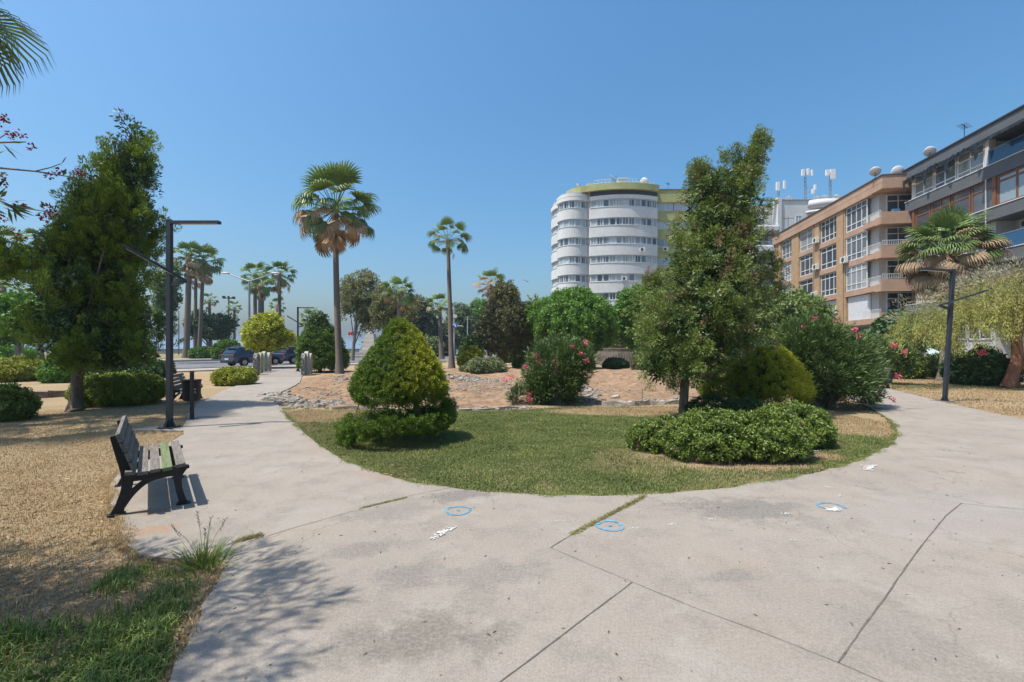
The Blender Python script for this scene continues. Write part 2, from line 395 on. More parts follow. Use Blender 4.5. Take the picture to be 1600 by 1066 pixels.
c=m.mix(m.ramp(m.math('ADD',m.attr('dirt'),m.math('MULTIPLY',m.math('SUBTRACT',n1,.5),.9)),[(.35,0),(.65,1)]),c,soil)
c=m.mix(1,c,(.86,.86,.85),'MULTIPLY'); m.pbr(c,.95,0,.1,m.bump(m.math('ADD',n2,m.math('MULTIPLY',n3,.5)),.9,.03))
ground=link('ground',me,m.m); setp(ground,kind='structure')
# ---- sea
m=NT('sea_water'); nb=m.noise(.35,6,.65); m.pbr(m.mix(m.ramp(m.noise(.01,3),[(.3,0),(.7,1)]),(.06,.15,.22),(.09,.20,.27)),.25,0,.5,m.bump(nb,.6,.6))
b=MB(); b.lathe([(1,0),(200,0),(1500,0),(4000,0)],64,(0,0,-2.2)); b.add([(math.cos(2*math.pi*k/64),math.sin(2*math.pi*k/64),-2.2) for k in range(64)],[tuple(range(64))])
setp(b.build('sea',m.m),kind='structure')
# ---- concrete path
m=NT('old_concrete'); ob=m.obj()
big=m.noise(.55,5,.62); mid=m.noise(2.3,6,.68); fine=m.noise(38,5,.75); grit=m.noise(105,3,.8)
c=m.mix(m.ramp(big,[(.3,0),(.7,1)]),(.275,.243,.205),(.345,.308,.262))
c=m.mix(m.math('MULTIPLY',m.ramp(mid,[(.48,0),(.62,1)]),.6),c,(.215,.193,.165)); c=m.mix(m.math('MULTIPLY',m.ramp(m.noise(1.4,6,.7,dist=.6),[(.54,0),(.66,1)]),.65),c,(.37,.348,.31))
c=m.mix(m.math('MULTIPLY',m.ramp(m.noise(.9,4,.6),[(.55,0),(.72,1)]),.35),c,(.36,.27,.20))
sep=m.n('ShaderNodeSeparateXYZ'); m.l(ob,sep.inputs[0])
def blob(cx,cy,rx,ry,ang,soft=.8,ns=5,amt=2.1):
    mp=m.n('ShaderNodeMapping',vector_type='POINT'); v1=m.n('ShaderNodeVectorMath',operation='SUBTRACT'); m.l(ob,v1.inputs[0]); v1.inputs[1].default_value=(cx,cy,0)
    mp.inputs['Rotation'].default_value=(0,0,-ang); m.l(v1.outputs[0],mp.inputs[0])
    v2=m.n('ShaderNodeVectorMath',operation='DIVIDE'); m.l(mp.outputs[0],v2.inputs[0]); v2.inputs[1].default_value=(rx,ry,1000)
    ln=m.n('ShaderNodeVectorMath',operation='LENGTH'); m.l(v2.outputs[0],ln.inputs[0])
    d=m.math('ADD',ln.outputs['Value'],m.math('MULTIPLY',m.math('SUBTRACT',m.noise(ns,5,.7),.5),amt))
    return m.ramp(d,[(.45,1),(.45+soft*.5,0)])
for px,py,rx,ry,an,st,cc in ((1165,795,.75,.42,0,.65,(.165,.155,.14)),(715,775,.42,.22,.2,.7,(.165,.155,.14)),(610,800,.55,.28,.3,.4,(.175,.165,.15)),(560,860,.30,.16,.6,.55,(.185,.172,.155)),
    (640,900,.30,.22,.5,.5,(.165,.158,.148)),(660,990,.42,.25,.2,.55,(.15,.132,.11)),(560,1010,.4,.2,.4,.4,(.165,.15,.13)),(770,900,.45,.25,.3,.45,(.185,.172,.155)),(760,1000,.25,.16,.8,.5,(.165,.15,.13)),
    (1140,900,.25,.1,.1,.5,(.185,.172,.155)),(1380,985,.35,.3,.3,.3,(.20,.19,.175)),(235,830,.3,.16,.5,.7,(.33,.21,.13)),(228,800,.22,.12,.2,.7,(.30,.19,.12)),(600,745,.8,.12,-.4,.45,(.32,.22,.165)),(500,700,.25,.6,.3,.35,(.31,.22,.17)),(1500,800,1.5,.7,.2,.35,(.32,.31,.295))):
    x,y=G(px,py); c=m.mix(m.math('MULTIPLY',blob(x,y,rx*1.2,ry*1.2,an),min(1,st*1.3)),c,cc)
c=m.mix(m.math('MULTIPLY',m.ramp(fine,[(.42,0),(.62,1)]),.42),c,(.42,.38,.33)); c=m.mix(m.math('MULTIPLY',m.ramp(m.noise(75,4,.8),[(.34,1),(.5,0)]),.5),c,(.16,.145,.125)); c=m.mix(m.ramp(grit,[(.30,.85),(.44,0)]),c,(.13,.115,.10)); c=m.mix(m.ramp(grit,[(.62,0),(.73,.8)]),c,(.50,.47,.43))
sp=m.n('ShaderNodeTexVoronoi'); sp.inputs['Scale'].default_value=5.5; m.l(ob,sp.inputs['Vector']); sp.inputs['Randomness'].default_value=1
c=m.mix(m.ramp(m.math('ADD',sp.outputs['Distance'],m.math('MULTIPLY',m.noise(60,2),.05)),[(.055,.85),(.085,0)]),c,(.16,.135,.11))
vc=m.n('ShaderNodeTexVoronoi',feature='DISTANCE_TO_EDGE'); vc.inputs['Scale'].default_value=.55
wv=m.n('ShaderNodeVectorMath',operation='ADD'); m.l(ob,wv.inputs[0]); nz=m.n('ShaderNodeTexNoise'); nz.inputs['Scale'].default_value=2.5; nz.inputs['Detail'].default_value=6; m.l(ob,nz.inputs[0]); sc=m.n('ShaderNodeVectorMath',operation='SCALE'); sc.inputs['Scale'].default_value=.6; m.l(nz.outputs['Color'],sc.inputs[0]); m.l(sc.outputs[0],wv.inputs[1]); m.l(wv.outputs[0],vc.inputs['Vector'])
crk=m.math('MULTIPLY',m.ramp(vc.outputs[0],[(.0,1),(.0045,0)]),m.ramp(m.noise(.7,3),[(.46,0),(.54,1)]))
c=m.mix(m.math('MULTIPLY',crk,.6),c,(.14,.12,.10))
hb=m.math('ADD',m.math('MULTIPLY',fine,.5),m.math('ADD',m.math('MULTIPLY',grit,.35),m.math('MULTIPLY',mid,.8)))
c=m.mix(1,c,(.85,.84,.83),'MULTIPLY'); m.pbr(c,.88,0,.25,m.bump(hb,.75,.016)); concrete=m.m
def ragged(poly,step=.12,j=.012):
    out=[]
    for i,(a,b_) in enumerate(zip(poly,poly[1:]+poly[:1])):
        a=Vector((*a,0)); b_=Vector((*b_,0)); L=(b_-a).length; st=step*max(1,a.length/6); k=max(1,int(L/st)) if L<9 else 1
        for q in range(k): p=a.lerp(b_,q/k); out.append((p.x+random.gauss(0,j),p.y+random.gauss(0,j)))
    return out
b=MB(); b.prism(ragged(path_poly),-.16,0,0,bottom=False); path=b.build('concrete_path',concrete); setp(path,kind='structure')
pad=thing  # (lamp footings are parts of their lamps)
# joints, painted rings, white paint: flat parts of the path
joint_m=simple('joint_filler',(.125,.112,.098),.95,0,.05,.4,20)
def strip(pts,wd,z=.004,mats=joint_m,name='joint',wob=.004,par=path,sub=10):
    wd*=.8; wob*=.45
    q=[Vector((*p,0)) for p in pts]; L=[]
    for a,bb in zip(q[:-1],q[1:]):
        k=max(2,int((bb-a).length*sub)); L+= [a.lerp(bb,i/k) for i in range(k)]
    L.append(q[-1]); mb=MB(); vs=[]
    for i,p in enumerate(L):
        t=(L[min(i+1,len(L)-1)]-L[max(i-1,0)]).normalized(); nn=Vector((-t.y,t.x,0)); p=p+nn*random.uniform(-wob,wob); ww=wd*random.uniform(.6,1.25)/2
        vs+=[p+nn*ww+Vector((0,0,z)),p-nn*ww+Vector((0,0,z))]
    mb.add(vs,[(2*i,2*i+1,2*i+3,2*i+2) for i in range(len(L)-1)]); o=mb.build(name,mats,par); return o
strip(GP([(1310,1036),(1345,985),(1380,938),(1420,880),(1450,840),(1478,806),(1502,787)]),.012)
strip(GP([(770,1075),(988,910)]),.010); strip([G(770,1075),G(740,1100),(-.6,.8)],.010)
strip(GP([(860,856),(925,884),(988,910),(1090,952),(1200,992),(1310,1036),(1400,1075)]),.0045)
strip(GP([(860,856),(900,832),(960,800),(1010,774)]),.009); strip(GP([(385,848),(470,822),(560,797),(640,775),(705,762)]),.008)
strip(GP([(1502,787),(1440,778),(1380,768),(1300,752)]),.006); strip(GP([(1502,787),(1560,793),(1700,806)]),.007)
strip(GP([(430,641),(360,652),(300,660)]),.008)
blue=simple('blue_spray_paint',(.12,.245,.34),.9,0,.2,.3,25); white_p=simple('white_spill_paint',(.50,.49,.47),.9,0,.2,.12,20)
def ring(px,py,r,wd,a0=0,a1=2*math.pi,dot=True):
    x,y=G(px,py); mb=MB(); n=44; vs=[]
    for i in range(n+1):
        a=a0+(a1-a0)*i/n; k=random.uniform(.85,1.15); rr=r*(1+.05*math.sin(3*a+px)); vs+=[(x+(rr+wd*k/2)*math.cos(a),y+(rr+wd*k/2)*math.sin(a),.005),(x+(rr-wd*k/2)*math.cos(a),y+(rr-wd*k/2)*math.sin(a),.005)]
    mb.add(vs,[(2*i,2*i+2,2*i+3,2*i+1) for i in range(n) if random.random()>.10])
    if dot: mb.add([(x+wd*.55*math.cos(j),y+wd*.55*math.sin(j),.006) for j in np.linspace(0,2*math.pi,11)[:-1]],[tuple(range(10))])
    mb.build('painted_ring',blue,path)
ring(716,798,.118,.028); ring(953,822,.112,.034); ring(1300,792,.118,.03,-.5,4.6,False)
def splash(px,py,L,ang,n=26,wd=.04):
    x,y=G(px,py); mb=MB()
    for i in range(int(n*2.2)):
        t=random.uniform(-1,1); px_,py_=x+t*L/2*math.cos(ang)+random.gauss(0,wd*.35),y+t*L/2*math.sin(ang)+random.gauss(0,wd*.35)
        r=random.uniform(.003,wd*.28)*(1-.5*abs(t)); k=random.randint(6,9); a=random.random()*6
        mb.add([(px_+r*random.uniform(.6,1.3)*math.cos(a+6.283*j/k),py_+r*random.uniform(.6,1.3)*math.sin(a+6.283*j/k),.0062+i*.00004) for j in range(k)],[tuple(range(k))])
    mb.build('white_paint_mark',white_p,path)
splash(692,833,.30,1.05,46,.06); splash(1302,797,.14,.4,34,.07); splash(1228,803,.10,.1,12,.035); splash(1240,845,.07,0,7,.025); splash(1113,812,.08,0,7,.025); splash(1050,820,.08,.2,9,.03); splash(990,826,.09,.2,9,.03)
splash(1358,731,.42,.7,60,.09); splash(1312,775,.1,.6,10,.03); splash(1292,761,.06,.1,6,.05); splash(870,815,.3,.1,12,.02); splash(740,803,.16,0,10,.02); splash(1270,705,.3,.1,20,.05)
# pavers between the bollards, pavement, street
def paver(name,a,b_,sc):
    m=NT(name); br=m.n('ShaderNodeTexBrick'); br.inputs['Scale'].default_value=sc; m.l(m.obj(),br.inputs['Vector'])
    br.inputs['Color1'].default_value=(*a,1); br.inputs['Color2'].default_value=(*b_,1); br.inputs['Mortar'].default_value=(.12,.11,.1,1); br.inputs['Mortar Size'].default_value=.015
    c=m.mix(m.math('MULTIPLY',m.ramp(m.noise(3,5),[(.4,0),(.7,1)]),.5),br.outputs[0],tuple(x*.7 for x in a)); m.pbr(c,.9,0,.2,m.bump(m.noise(30),.3,.01)); return m.m
b=MB(); b.prism(GP([(472,588),(404,588),(418,574.5),(482,574.5)]),-.16,.012); setp(b.build('paved_crossing',paver('grey_pavers',(.25,.22,.19),(.30,.265,.23),2.0)),kind='structure')
def band(name,o0,o1,s0,s1,z0,z1,mat,par=None):
    a=rp+rdir*s0; e=rp+rdir*s1
    pts=[(a+rn*o0),(e+rn*o0),(e+rn*o1),(a+rn*o1)]; mb=MB(); mb.prism([(p.x,p.y) for p in pts],z0,z1,bottom=False); o=mb.build(name,mat,par)
    if not par: setp(o,kind='structure')
    return o
conc2=simple('pavement_concrete',(.29,.26,.225),.9,0,.2,.2,1.5,.3,20,.02)
asph=simple('asphalt',(.125,.125,.13),.9,0,.25,.22,.7,.4,60,.01)
band('pavement',-3.2,-.25,-60,75,-.15,.05,conc2); kerbm=simple('kerb_stone',(.28,.265,.24),.85,0,.2,.2,4)
band('kerb',-.25,0,-60,75,-.15,.11,kerbm); road=band('road',0,19.5,-60,75,-.2,-.012,asph); band('kerb',19.5,19.8,-60,75,-.15,.12,kerbm)
wl=simple('road_paint',(.7,.7,.68),.7)
for s in range(-20,60,8): band('lane_dash',6.4,6.55,s,s+3,-.011,-.008,wl,road)
for s in range(-18,60,8): band('lane_dash',13,13.15,s,s+3,-.011,-.008,wl,road)
band('promenade_path',27,30,-60,75,-.2,.0,conc2)
# side street in front of the buildings on the right
b=MB(); b.prism([(29.6,14),(31.6,50),(34,66),(13,70),(9,66),(24,60),(25.6,46),(25,14)],-.2,-.01,bottom=False); setp(b.build('side_street',asph),kind='structure')

# ================================================================== GRASS AND LITTER (stuff)
def blades(name,label,P,H,W,mat,lean=.35,seg=2):
    N=len(P); z=gheight(P); z=np.maximum(z,-.05); d=RNG.normal(size=(N,2)); d/=np.linalg.norm(d,axis=1)[:,None]; s=np.stack([-d[:,1],d[:,0]],1)
    ln=lean*RNG.random(N); h=H*(.6+.7*RNG.random(N))*(.45+1.2*fbm(P,3.1,3)**1.3); ww=(W*(.7+.6*RNG.random(N)))[:,None]
    b0=np.concatenate([P-s*ww/2,z[:,None]-.01],1); b1=np.concatenate([P+s*ww/2,z[:,None]-.01],1)
    mid=P+d*(ln*h*.25)[:,None]; m0=np.concatenate([mid-s*ww*.42,(z+h*.55)[:,None]],1); m1=np.concatenate([mid+s*ww*.42,(z+h*.55)[:,None]],1)
    tp=P+d*(ln*h)[:,None]; zt=(z+h*np.sqrt(np.maximum(.15,1-ln**2)))[:,None]; t0=np.concatenate([tp-s*ww*.06,zt],1); t1=np.concatenate([tp+s*ww*.06,zt],1)
    V=np.concatenate([np.stack([b0,b1,m1,m0],1),np.stack([m0,m1,t1,t0],1)],0)
    r=RNG.random(N); me=quadmesh(name,V,np.concatenate([r,r]),np.concatenate([r*0+.2,r*0+.8]))
    return setp(link(name,me,mat),label,'grass',kind='stuff')
def scatter(poly_fn,box_,n):
    P=np.stack([RNG.uniform(box_[0],box_[1],n),RNG.uniform(box_[2],box_[3],n)],1); return P[RNG.random(n)<poly_fn(P)]
green_g=leafmat('lawn_blade',(.055,.105,.026),(.16,.20,.065),(.19,.21,.085),.3,.55,1.1,.62)
straw_g=leafmat('straw_blade',(.24,.165,.09),(.54,.40,.235),None,.2,.7,1.2)
lush_g=leafmat('lush_blade',(.05,.11,.02),(.13,.20,.045),(.19,.25,.08),.35,.5,1.0)
P=scatter(lambda P:np.clip(greenness(P)*1.1,0,1)*(sdist(P,lawn_poly)<.03)*np.clip(1.25-P[:,1]/22,.3,1)*(1-dirtness(P)),(-5.6,8.2,4.6,13.2),520000)
blades('lawn_grass','short mown green grass filling the rounded lawn inside the concrete path',P,.04,.0075,green_g,.9)
P=scatter(lambda P:(1.12-greenness(P))*.9*(sdist(P,lawn_poly)<.03)*(1-.8*dirtness(P)),(-5.6,8.2,4.6,13.2),230000)
blades('dry_lawn_grass','straw-coloured dry grass in the bare patches of the rounded lawn',P,.028,.007,straw_g,1.0)
P=scatter(lambda P:greenness(P)*(sdist(P,near_poly)<.04)*sm(greenness(P),.3,.7),(-5.2,-1.2,1.3,4.2),80000)
blades('verge_grass','long lush green grass along the near left verge of the path',P,.085,.0055,lush_g,1.0)
P=scatter(lambda P:(1-.6*greenness(P))*(sdist(P,PP)>-.02)*np.clip(1.2-P[:,1]/14,.15,1),(-12,-1.2,1.3,12),330000)
blades('dry_verge_grass','flattened dry straw grass covering the left verge beside the near bench',P,.032,.006,straw_g,1.25)
P=scatter(lambda P:(.5+.5*greenness(P))*(sdist(P,PP)>.0),(9,24,11,24),120000)
blades('dry_park_grass','dry yellow grass beyond the path around the right-hand lamp post',P,.05,.016,straw_g,1.1)
P=scatter(lambda P:sm(greenness(P),.2,.6)*(sdist(P,PP)>.0)*(sdist(P,lawn_poly)>0),(9,24,15,24),60000)
blades('park_grass','patchy green grass in the shade under the weeping tree',P,.06,.016,green_g,1.1)
# ragged fringe where lawn, verge and slab meet
def fringe(name,label,pts,n,wd,H,W,mat,lean=1.1):
    Q=np.array(pts); L=np.linalg.norm(np.diff(Q,axis=0),axis=1); c=np.concatenate([[0],np.cumsum(L)]); s=RNG.random(n)*c[-1]; x=np.interp(s,c,Q[:,0]); y=np.interp(s,c,Q[:,1]); k=vn(np.stack([x,y],1),4.); 
    P=np.stack([x,y],1)+RNG.normal(size=(n,2))*wd*(.3+1.2*k[:,None]); P=P[RNG.random(n)<np.clip(k*1.7-.15,0,1)]; return blades(name,label,P,H,W,mat,lean)
fringe('lawn_fringe','straggling grass fringe along the curved front edge of the rounded lawn',lawn_poly[0:20],42000,.035,.05,.006,green_g)
fringe('dry_fringe','dry straw fringe along the curved front edge of the rounded lawn',lawn_poly[0:20],20000,.03,.035,.006,straw_g)
fringe('verge_fringe','dry grass fringe creeping over the left edge of the path',GP([(245,1066),(262,1066),(302,980),(335,915),(352,884),(332,869),(272,873),(216,868),(196,845),(186,812),(175,777),(173,757),(189,732),(243,702),(286,679)]),16000,.03,.05,.006,straw_g)
fringe('bend_fringe','dry grass fringe along the far edge of the right-hand path',GP([(1358,601),(1387,607),(1430,617),(1476,629),(1540,642.5),(1600,655),(1700,672)]),9000,.04,.05,.012,straw_g)
# weeds in the joints
def joint_weed(a,bb,n,wd,hh,label):
    a=np.array(G(*a)); bb=np.array(G(*bb)); t=RNG.random(n); k=.5+.5*np.sin(t*9+1); P=a+(bb-a)*t[:,None]+RNG.normal(size=(n,2))*wd*(.4+.6*k)[:,None]
    N=len(P); d=nrm(np.concatenate([RNG.normal(size=(N,2))*.9,np.full((N,1),.9)],1)); V=leaf_quads(np.concatenate([P,np.full((N,1),.0)],1),d,hh*(.5+RNG.random(N)),.007)
    me=quadmesh('joint_weed',V,RNG.random(N),RNG.random(N)); return setp(link('joint_weed',me,leafmat('weed_blade',(.17,.17,.06),(.36,.31,.14),None,.3)),label,'grass',kind='stuff')
joint_weed((893,836),(1008,776),1500,.014,.028,'strip of yellowing weeds in the path joint below the rounded lawn')
joint_weed((566,794),(636,778),380,.008,.02,'thin line of yellowing weeds in the left path joint')
joint_weed((372,846),(408,837),420,.02,.03,'wisps of dry weed where the left joint meets the verge')
P=None
def tuft(px,py,n,h,label):
    x,y=G(px,py); t=thing('grass_tuft',label,'grass tuft',(x,y,-.03)); nb=150; pts=[]
    mb=MB()
    Pq=RNG.normal(size=(n,2))*.07; N=len(Pq); d=nrm(np.concatenate([Pq*6+RNG.normal(size=(N,2))*.25,np.full((N,1),1.)],1)); V=[]
    L=h*(.35+.75*RNG.random(N)); side=nrm(np.cross(d,RNG.normal(size=(N,3)))); b0=np.concatenate([Pq,np.zeros((N,1))],1); mid=b0+d*L[:,None]*.55; dr=d.copy(); dr[:,2]-=.5; tip=mid+nrm(dr)*L[:,None]*.5; w_=.006
    V=np.concatenate([np.stack([b0-side*w_/2,b0+side*w_/2,mid+side*w_/2,mid-side*w_/2],1),np.stack([mid-side*w_/2,mid+side*w_/2,tip+side*.0006,tip-side*.0006],1)])
    r=RNG.random(N); o=link('blades',quadmesh('blades',V,np.concatenate([r,r]),np.concatenate([r*0,r*0+1])),lush_g,t)
    for k in range(5):
        a=random.uniform(-1,1); st=MB(); top=Vector((a*.28,random.uniform(-.1,.1),h*random.uniform(1.3,1.9))); st.tube([(0,0,0),top*.5+Vector((0,0,.05)),top],[.002,.0018,.001],5)
        for j in range(9):
            q=top*(.72+.03*j); st.beam(q,q+Vector((random.uniform(-.02,.02),random.uniform(-.02,.02),.02)),.003,.003)
        st.build('seed_stalk',lush_g if k%2 else straw_g,t)
    return t
tuft(318,880,230,.22,'tall tuft of green grass with seed stalks at the near corner of the verge')
# leaf litter on the near left ground and a few crumbs on the path
def litter(name,label,P,mat,s,z=.0,zf=True):
    N=len(P); zz=(gheight(P)+.012 if zf else np.full(N,z)); V=leaf_quads(np.concatenate([P,zz[:,None]],1),nrm(np.concatenate([RNG.normal(size=(N,2)),RNG.normal(size=(N,1))*.12],1)),s*(.5+RNG.random(N)),s*.3)
    return setp(link(name,quadmesh(name,V,RNG.random(N),None),mat),label,'leaves',kind='stuff')
litm=leafmat('dead_leaf',(.20,.11,.05),(.50,.39,.25),None,.1,.8)
P=scatter(lambda P:(sdist(P,PP)>.0)*.9,(-6,-1.3,1.5,6.5),2600); litter('leaf_litter','fallen dry leaves lying on the left verge',P,litm,.055)
P=scatter(lambda P:(sdist(P,PP)<-.05)*1.,(-3,8,1.8,7.5),420); litter('path_litter','specks of dark leaf scattered over the near concrete',P,leafmat('dark_leaf',(.06,.045,.03),(.16,.11,.07),None,.05,.8),.03,.006,False)
# ================================================================== VEGETATION
bark_br=barkmat('bark_brown',(.10,.07,.05),(.26,.20,.15)); bark_gr=barkmat('bark_grey',(.13,.12,.105),(.34,.31,.27)); bark_red=barkmat('bark_red',(.14,.065,.04),(.30,.16,.10),6)
bark_palm=barkmat('palm_bark',(.10,.085,.07),(.27,.235,.20),14,1.0,.05,bands=5.5)
M_jun=leafmat('juniper_leaf',(.024,.060,.012),(.13,.215,.026),(.20,.29,.035),.25,.6,.9)
M_con=leafmat('cypress_leaf',(.034,.068,.016),(.135,.19,.042),(.20,.26,.08),.2,.6,1.2)
M_conb=leafmat('cypress_brown',(.14,.085,.045),(.26,.17,.10),None,.1,.8,1.2)
M_berry=leafmat('cypress_cones',(.19,.24,.19),(.32,.38,.31),None,.0,.6,1.2)
M_topi=leafmat('golden_juniper_leaf',(.045,.085,.012),(.12,.19,.020),(.20,.26,.030),.25,.55,2.0)
M_cone=leafmat('thuja_leaf',(.035,.075,.012),(0.094,0.176,0.024),(0.121,0.209,0.033),.2,.6,1.5)
M_hedge=leafmat('pittosporum_leaf',(.028,.065,.015),(.11,.175,.034),(.18,.24,.05),.22,.45,2.2)
M_hedged=leafmat('box_and_inner_shade_leaf',(.018,.045,.015),(.045,.09,.028),(.06,.11,.035),.15,.5,2.0)  # box leaf; also fills crowns, inner shade put into its dark colour
M_yel=leafmat('yellow_leaf',(.13,.18,.014),(.30,.35,.025),(.36,.38,.05),.3,.5,1.5)
M_ole=leafmat('oleander_leaf',(.022,.055,.020),(.075,.135,.042),(.12,.18,.06),.2,.5,1.4)
M_broad=leafmat('broad_leaf',(.028,.085,.012),(0.094,0.209,0.033),(0.132,0.253,0.044),.3,.5,.8)
M_olive=leafmat('olive_brown_leaf',(.055,.060,.022),(.14,.14,.055),(.18,.17,.075),.15,.6,1.0)
M_ash=leafmat('pale_tree_leaf',(.08,.10,.035),(.22,.22,.09),(.27,.25,.12),.3,.6,.6)
M_weep=leafmat('weeping_leaf',(.085,.105,.03),(0.241,0.276,0.081),(0.322,0.333,0.115),.3,.6,.9)
M_palm=leafmat('palm_leaf',(.05,.095,.028),(0.138,0.218,0.069),(0.184,0.230,0.086),.25,.45,.6)
M_dead=leafmat('dead_palm_leaf',(.22,.15,.09),(.44,.33,.21),None,.15,.8,.8)
M_far=leafmat('far_leaf',(.05,.085,.04),(.11,.16,.07),(.14,.18,.09),.25,.6,.15)
M_euc=leafmat('grey_green_leaf',(.055,.075,.045),(.12,.145,.09),None,.2,.6,.2)
M_pink=leafmat('pink_petal',(.55,.05,.13),(.80,.20,.32),None,.3,.6,3); M_red=leafmat('dried_red_flower',(.13,.012,.012),(.30,.05,.03),None,.1,.7,3)

def levels(Y,rows,bx):
    """rows (py, left px, right px) -> z, centre x, radius in metres, local to the base"""
    A=[]
    for py,l,r in rows: A.append((ZA(py,Y),(XA(l,Y)+XA(r,Y))/2-bx,(XA(r,Y)-XA(l,Y))/2))
    A=np.array(sorted(A)); return A
def pcrown(A,n,shell=.5,inner=.22,o=.7,u=.8,lump=.35,ry=.92,ph=0.):
    z0,z1=A[0,0],A[-1,0]; m=n*5; z=RNG.uniform(z0,z1,m); r=np.interp(z,A[:,0],A[:,2]); k=RNG.random(m)<(r+.12)/(A[:,2].max()+.12); z=z[k][:n]; r=np.interp(z,A[:,0],A[:,2]); N=len(z)
    xc=np.interp(z,A[:,0],A[:,1]); a=RNG.uniform(0,2*np.pi,N)
    q=np.stack([a/(2*np.pi)*7+ph,z*1.6+ph],1); lm=1-lump*.5+lump*(fbm(q,1.3,2)-.5)*2
    fr=np.where(RNG.random(N)<inner,RNG.uniform(.1,.6,N),shell+(1-shell)*RNG.random(N)**.6)*lm
    rr=r*fr; P=np.stack([xc+rr*np.cos(a),rr*ry*np.sin(a),z],1)
    D=np.stack([np.cos(a)*o,np.sin(a)*o,np.full(N,u)],1)+RNG.normal(size=(N,3))*.22; return P,D

# --- tall upright juniper on the left
def left_juniper():
    Y=11.85; x0=XA(118,Y); t=thing('juniper_tree','tall dark green juniper with upright plumed branches behind the left bench','tree',(x0,Y,-.05))
    A=levels(Y,[(180,203,213),(205,190,222),(232,172,246),(262,146,256),(292,108,256),(322,96,256),(345,84,256),(372,48,256),(402,28,252),(435,30,250),(470,46,248),(515,40,248),(548,60,250),(575,90,236)],x0)
    A[:,2]=np.maximum(A[:,2]-np.where(A[:,0]>4.6,.40,.22),.05); A[:,0]-=np.where(A[:,0]>5,.25,0)
    P,D,li=lobed(A,215,11,.30,.85,1.5,.78,.2,.55,.75,.75,.92)
    n=len(P)
    plumes('crown',P,D*[.8,.8,1]+[0,0,.25],.24+.12*RNG.random(n),.085+.035*RNG.random(n),95,.066,.020,M_jun,t,.5,1.0,.14,face=.85)
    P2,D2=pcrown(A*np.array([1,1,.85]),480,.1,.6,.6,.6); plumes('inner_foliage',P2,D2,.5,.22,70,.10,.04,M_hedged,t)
    mb=limbs([(0,0,0),(.02,0,.35),(.05,0,1.0),(.25,0,2.2),(.8,0,4.2),(1.3,0,6.2),(1.45,0,7.2)],[.17,.13,.115,.11,.09,.05,.02],[tuple(p) for p in P2[RNG.permutation(len(P2))[:60]] if p[2]<4],.035,start=.2)
    mb.tube([(0,0,.02),(-.02,0,.1),(0,0,.3)],[.23,.17,.12],12); mb.build('trunk',bark_br,t)
left_juniper()
# --- big leaning cypress right of the lawn
def right_conifer():
    Y=10.4; x0=XA(1068,Y); t=thing('conifer_tree','tall ragged cypress with brown dead patches and leaning top on the lawn','tree',(x0,Y,-.05))
    A=levels(Y,[(290,1066,1196),(320,1056,1200),(352,1048,1202),(400,1030,1196),(430,1022,1200),(470,1004,1208),(515,974,1214),(540,974,1200),(560,978,1155),(578,986,1115),(590,1002,1100)],x0); A[:,2]-=np.where(A[:,0]>3.6,.36,.06)
    P,D,li=lobed(A,215,8,.27,.25,1.1,.7,.22,.75,.3,.75,.88,3.3,1.1)
    def sub(rows,n):
        B=levels(Y,rows,x0); B[:,2]=np.maximum(B[:,2]-.16,.05); return pcrown(B,n,.4,.4,.6,.8,.4,.9,1.1)
    Pa,Da=sub([(212,1186,1204),(222,1176,1207),(245,1160,1196),(268,1145,1190),(300,1120,1190)],130); Pb,Db=sub([(252,1086,1100),(270,1078,1106),(300,1068,1130)],70)
    Pc,Dc=sub([(238,1132,1146),(262,1126,1160),(300,1110,1170)],60); Pd,Dd=sub([(400,1190,1214),(440,1196,1230),(470,1190,1226)],40); Pe,De=sub([(430,1012,1030),(455,1000,1034)],24)
    P=np.concatenate([P,Pa,Pb,Pc,Pd,Pe]); D=np.concatenate([D,Da,Db,Dc,Dd,De]); n=len(P)
    brown=(RNG.random(n)<.10)&(np.linalg.norm((P-[0.7,0,3])/[1.6,1.4,3],axis=1)<.95)
    D[:,2]-=.35*(RNG.random(n)<.35)
    plumes('crown',P,D,.20+.14*RNG.random(n),.085+.045*RNG.random(n),95,.058,.015,None,t,.6,.75,.3,face=.7,mats=[M_con,M_conb],mi=brown.astype(int))
    i=RNG.permutation(n)[:230]; plumes('cones',P[i]+nrm(D[i])*.15,D[i],.2,.13,9,.030,.030,M_berry,t,.7,.3,.8)
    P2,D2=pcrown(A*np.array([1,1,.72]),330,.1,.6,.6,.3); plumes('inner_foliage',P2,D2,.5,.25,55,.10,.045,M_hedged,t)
    mb=limbs([(0,0,0),(.0,0,.35),(.03,0,.9),(.1,0,1.6),(.42,0,3.2),(.8,0,4.6),(1.25,0,5.5),(1.7,0,6.0)],[.125,.10,.095,.10,.08,.06,.03,.01],[tuple(p) for p in P2[RNG.permutation(len(P2))[:60]] if p[2]<3.4],.03,start=.22)
    mb.tube([(0,0,0),(0,0,.2)],[.17,.11],12); mb.build('trunk',bark_br,t)
right_conifer()
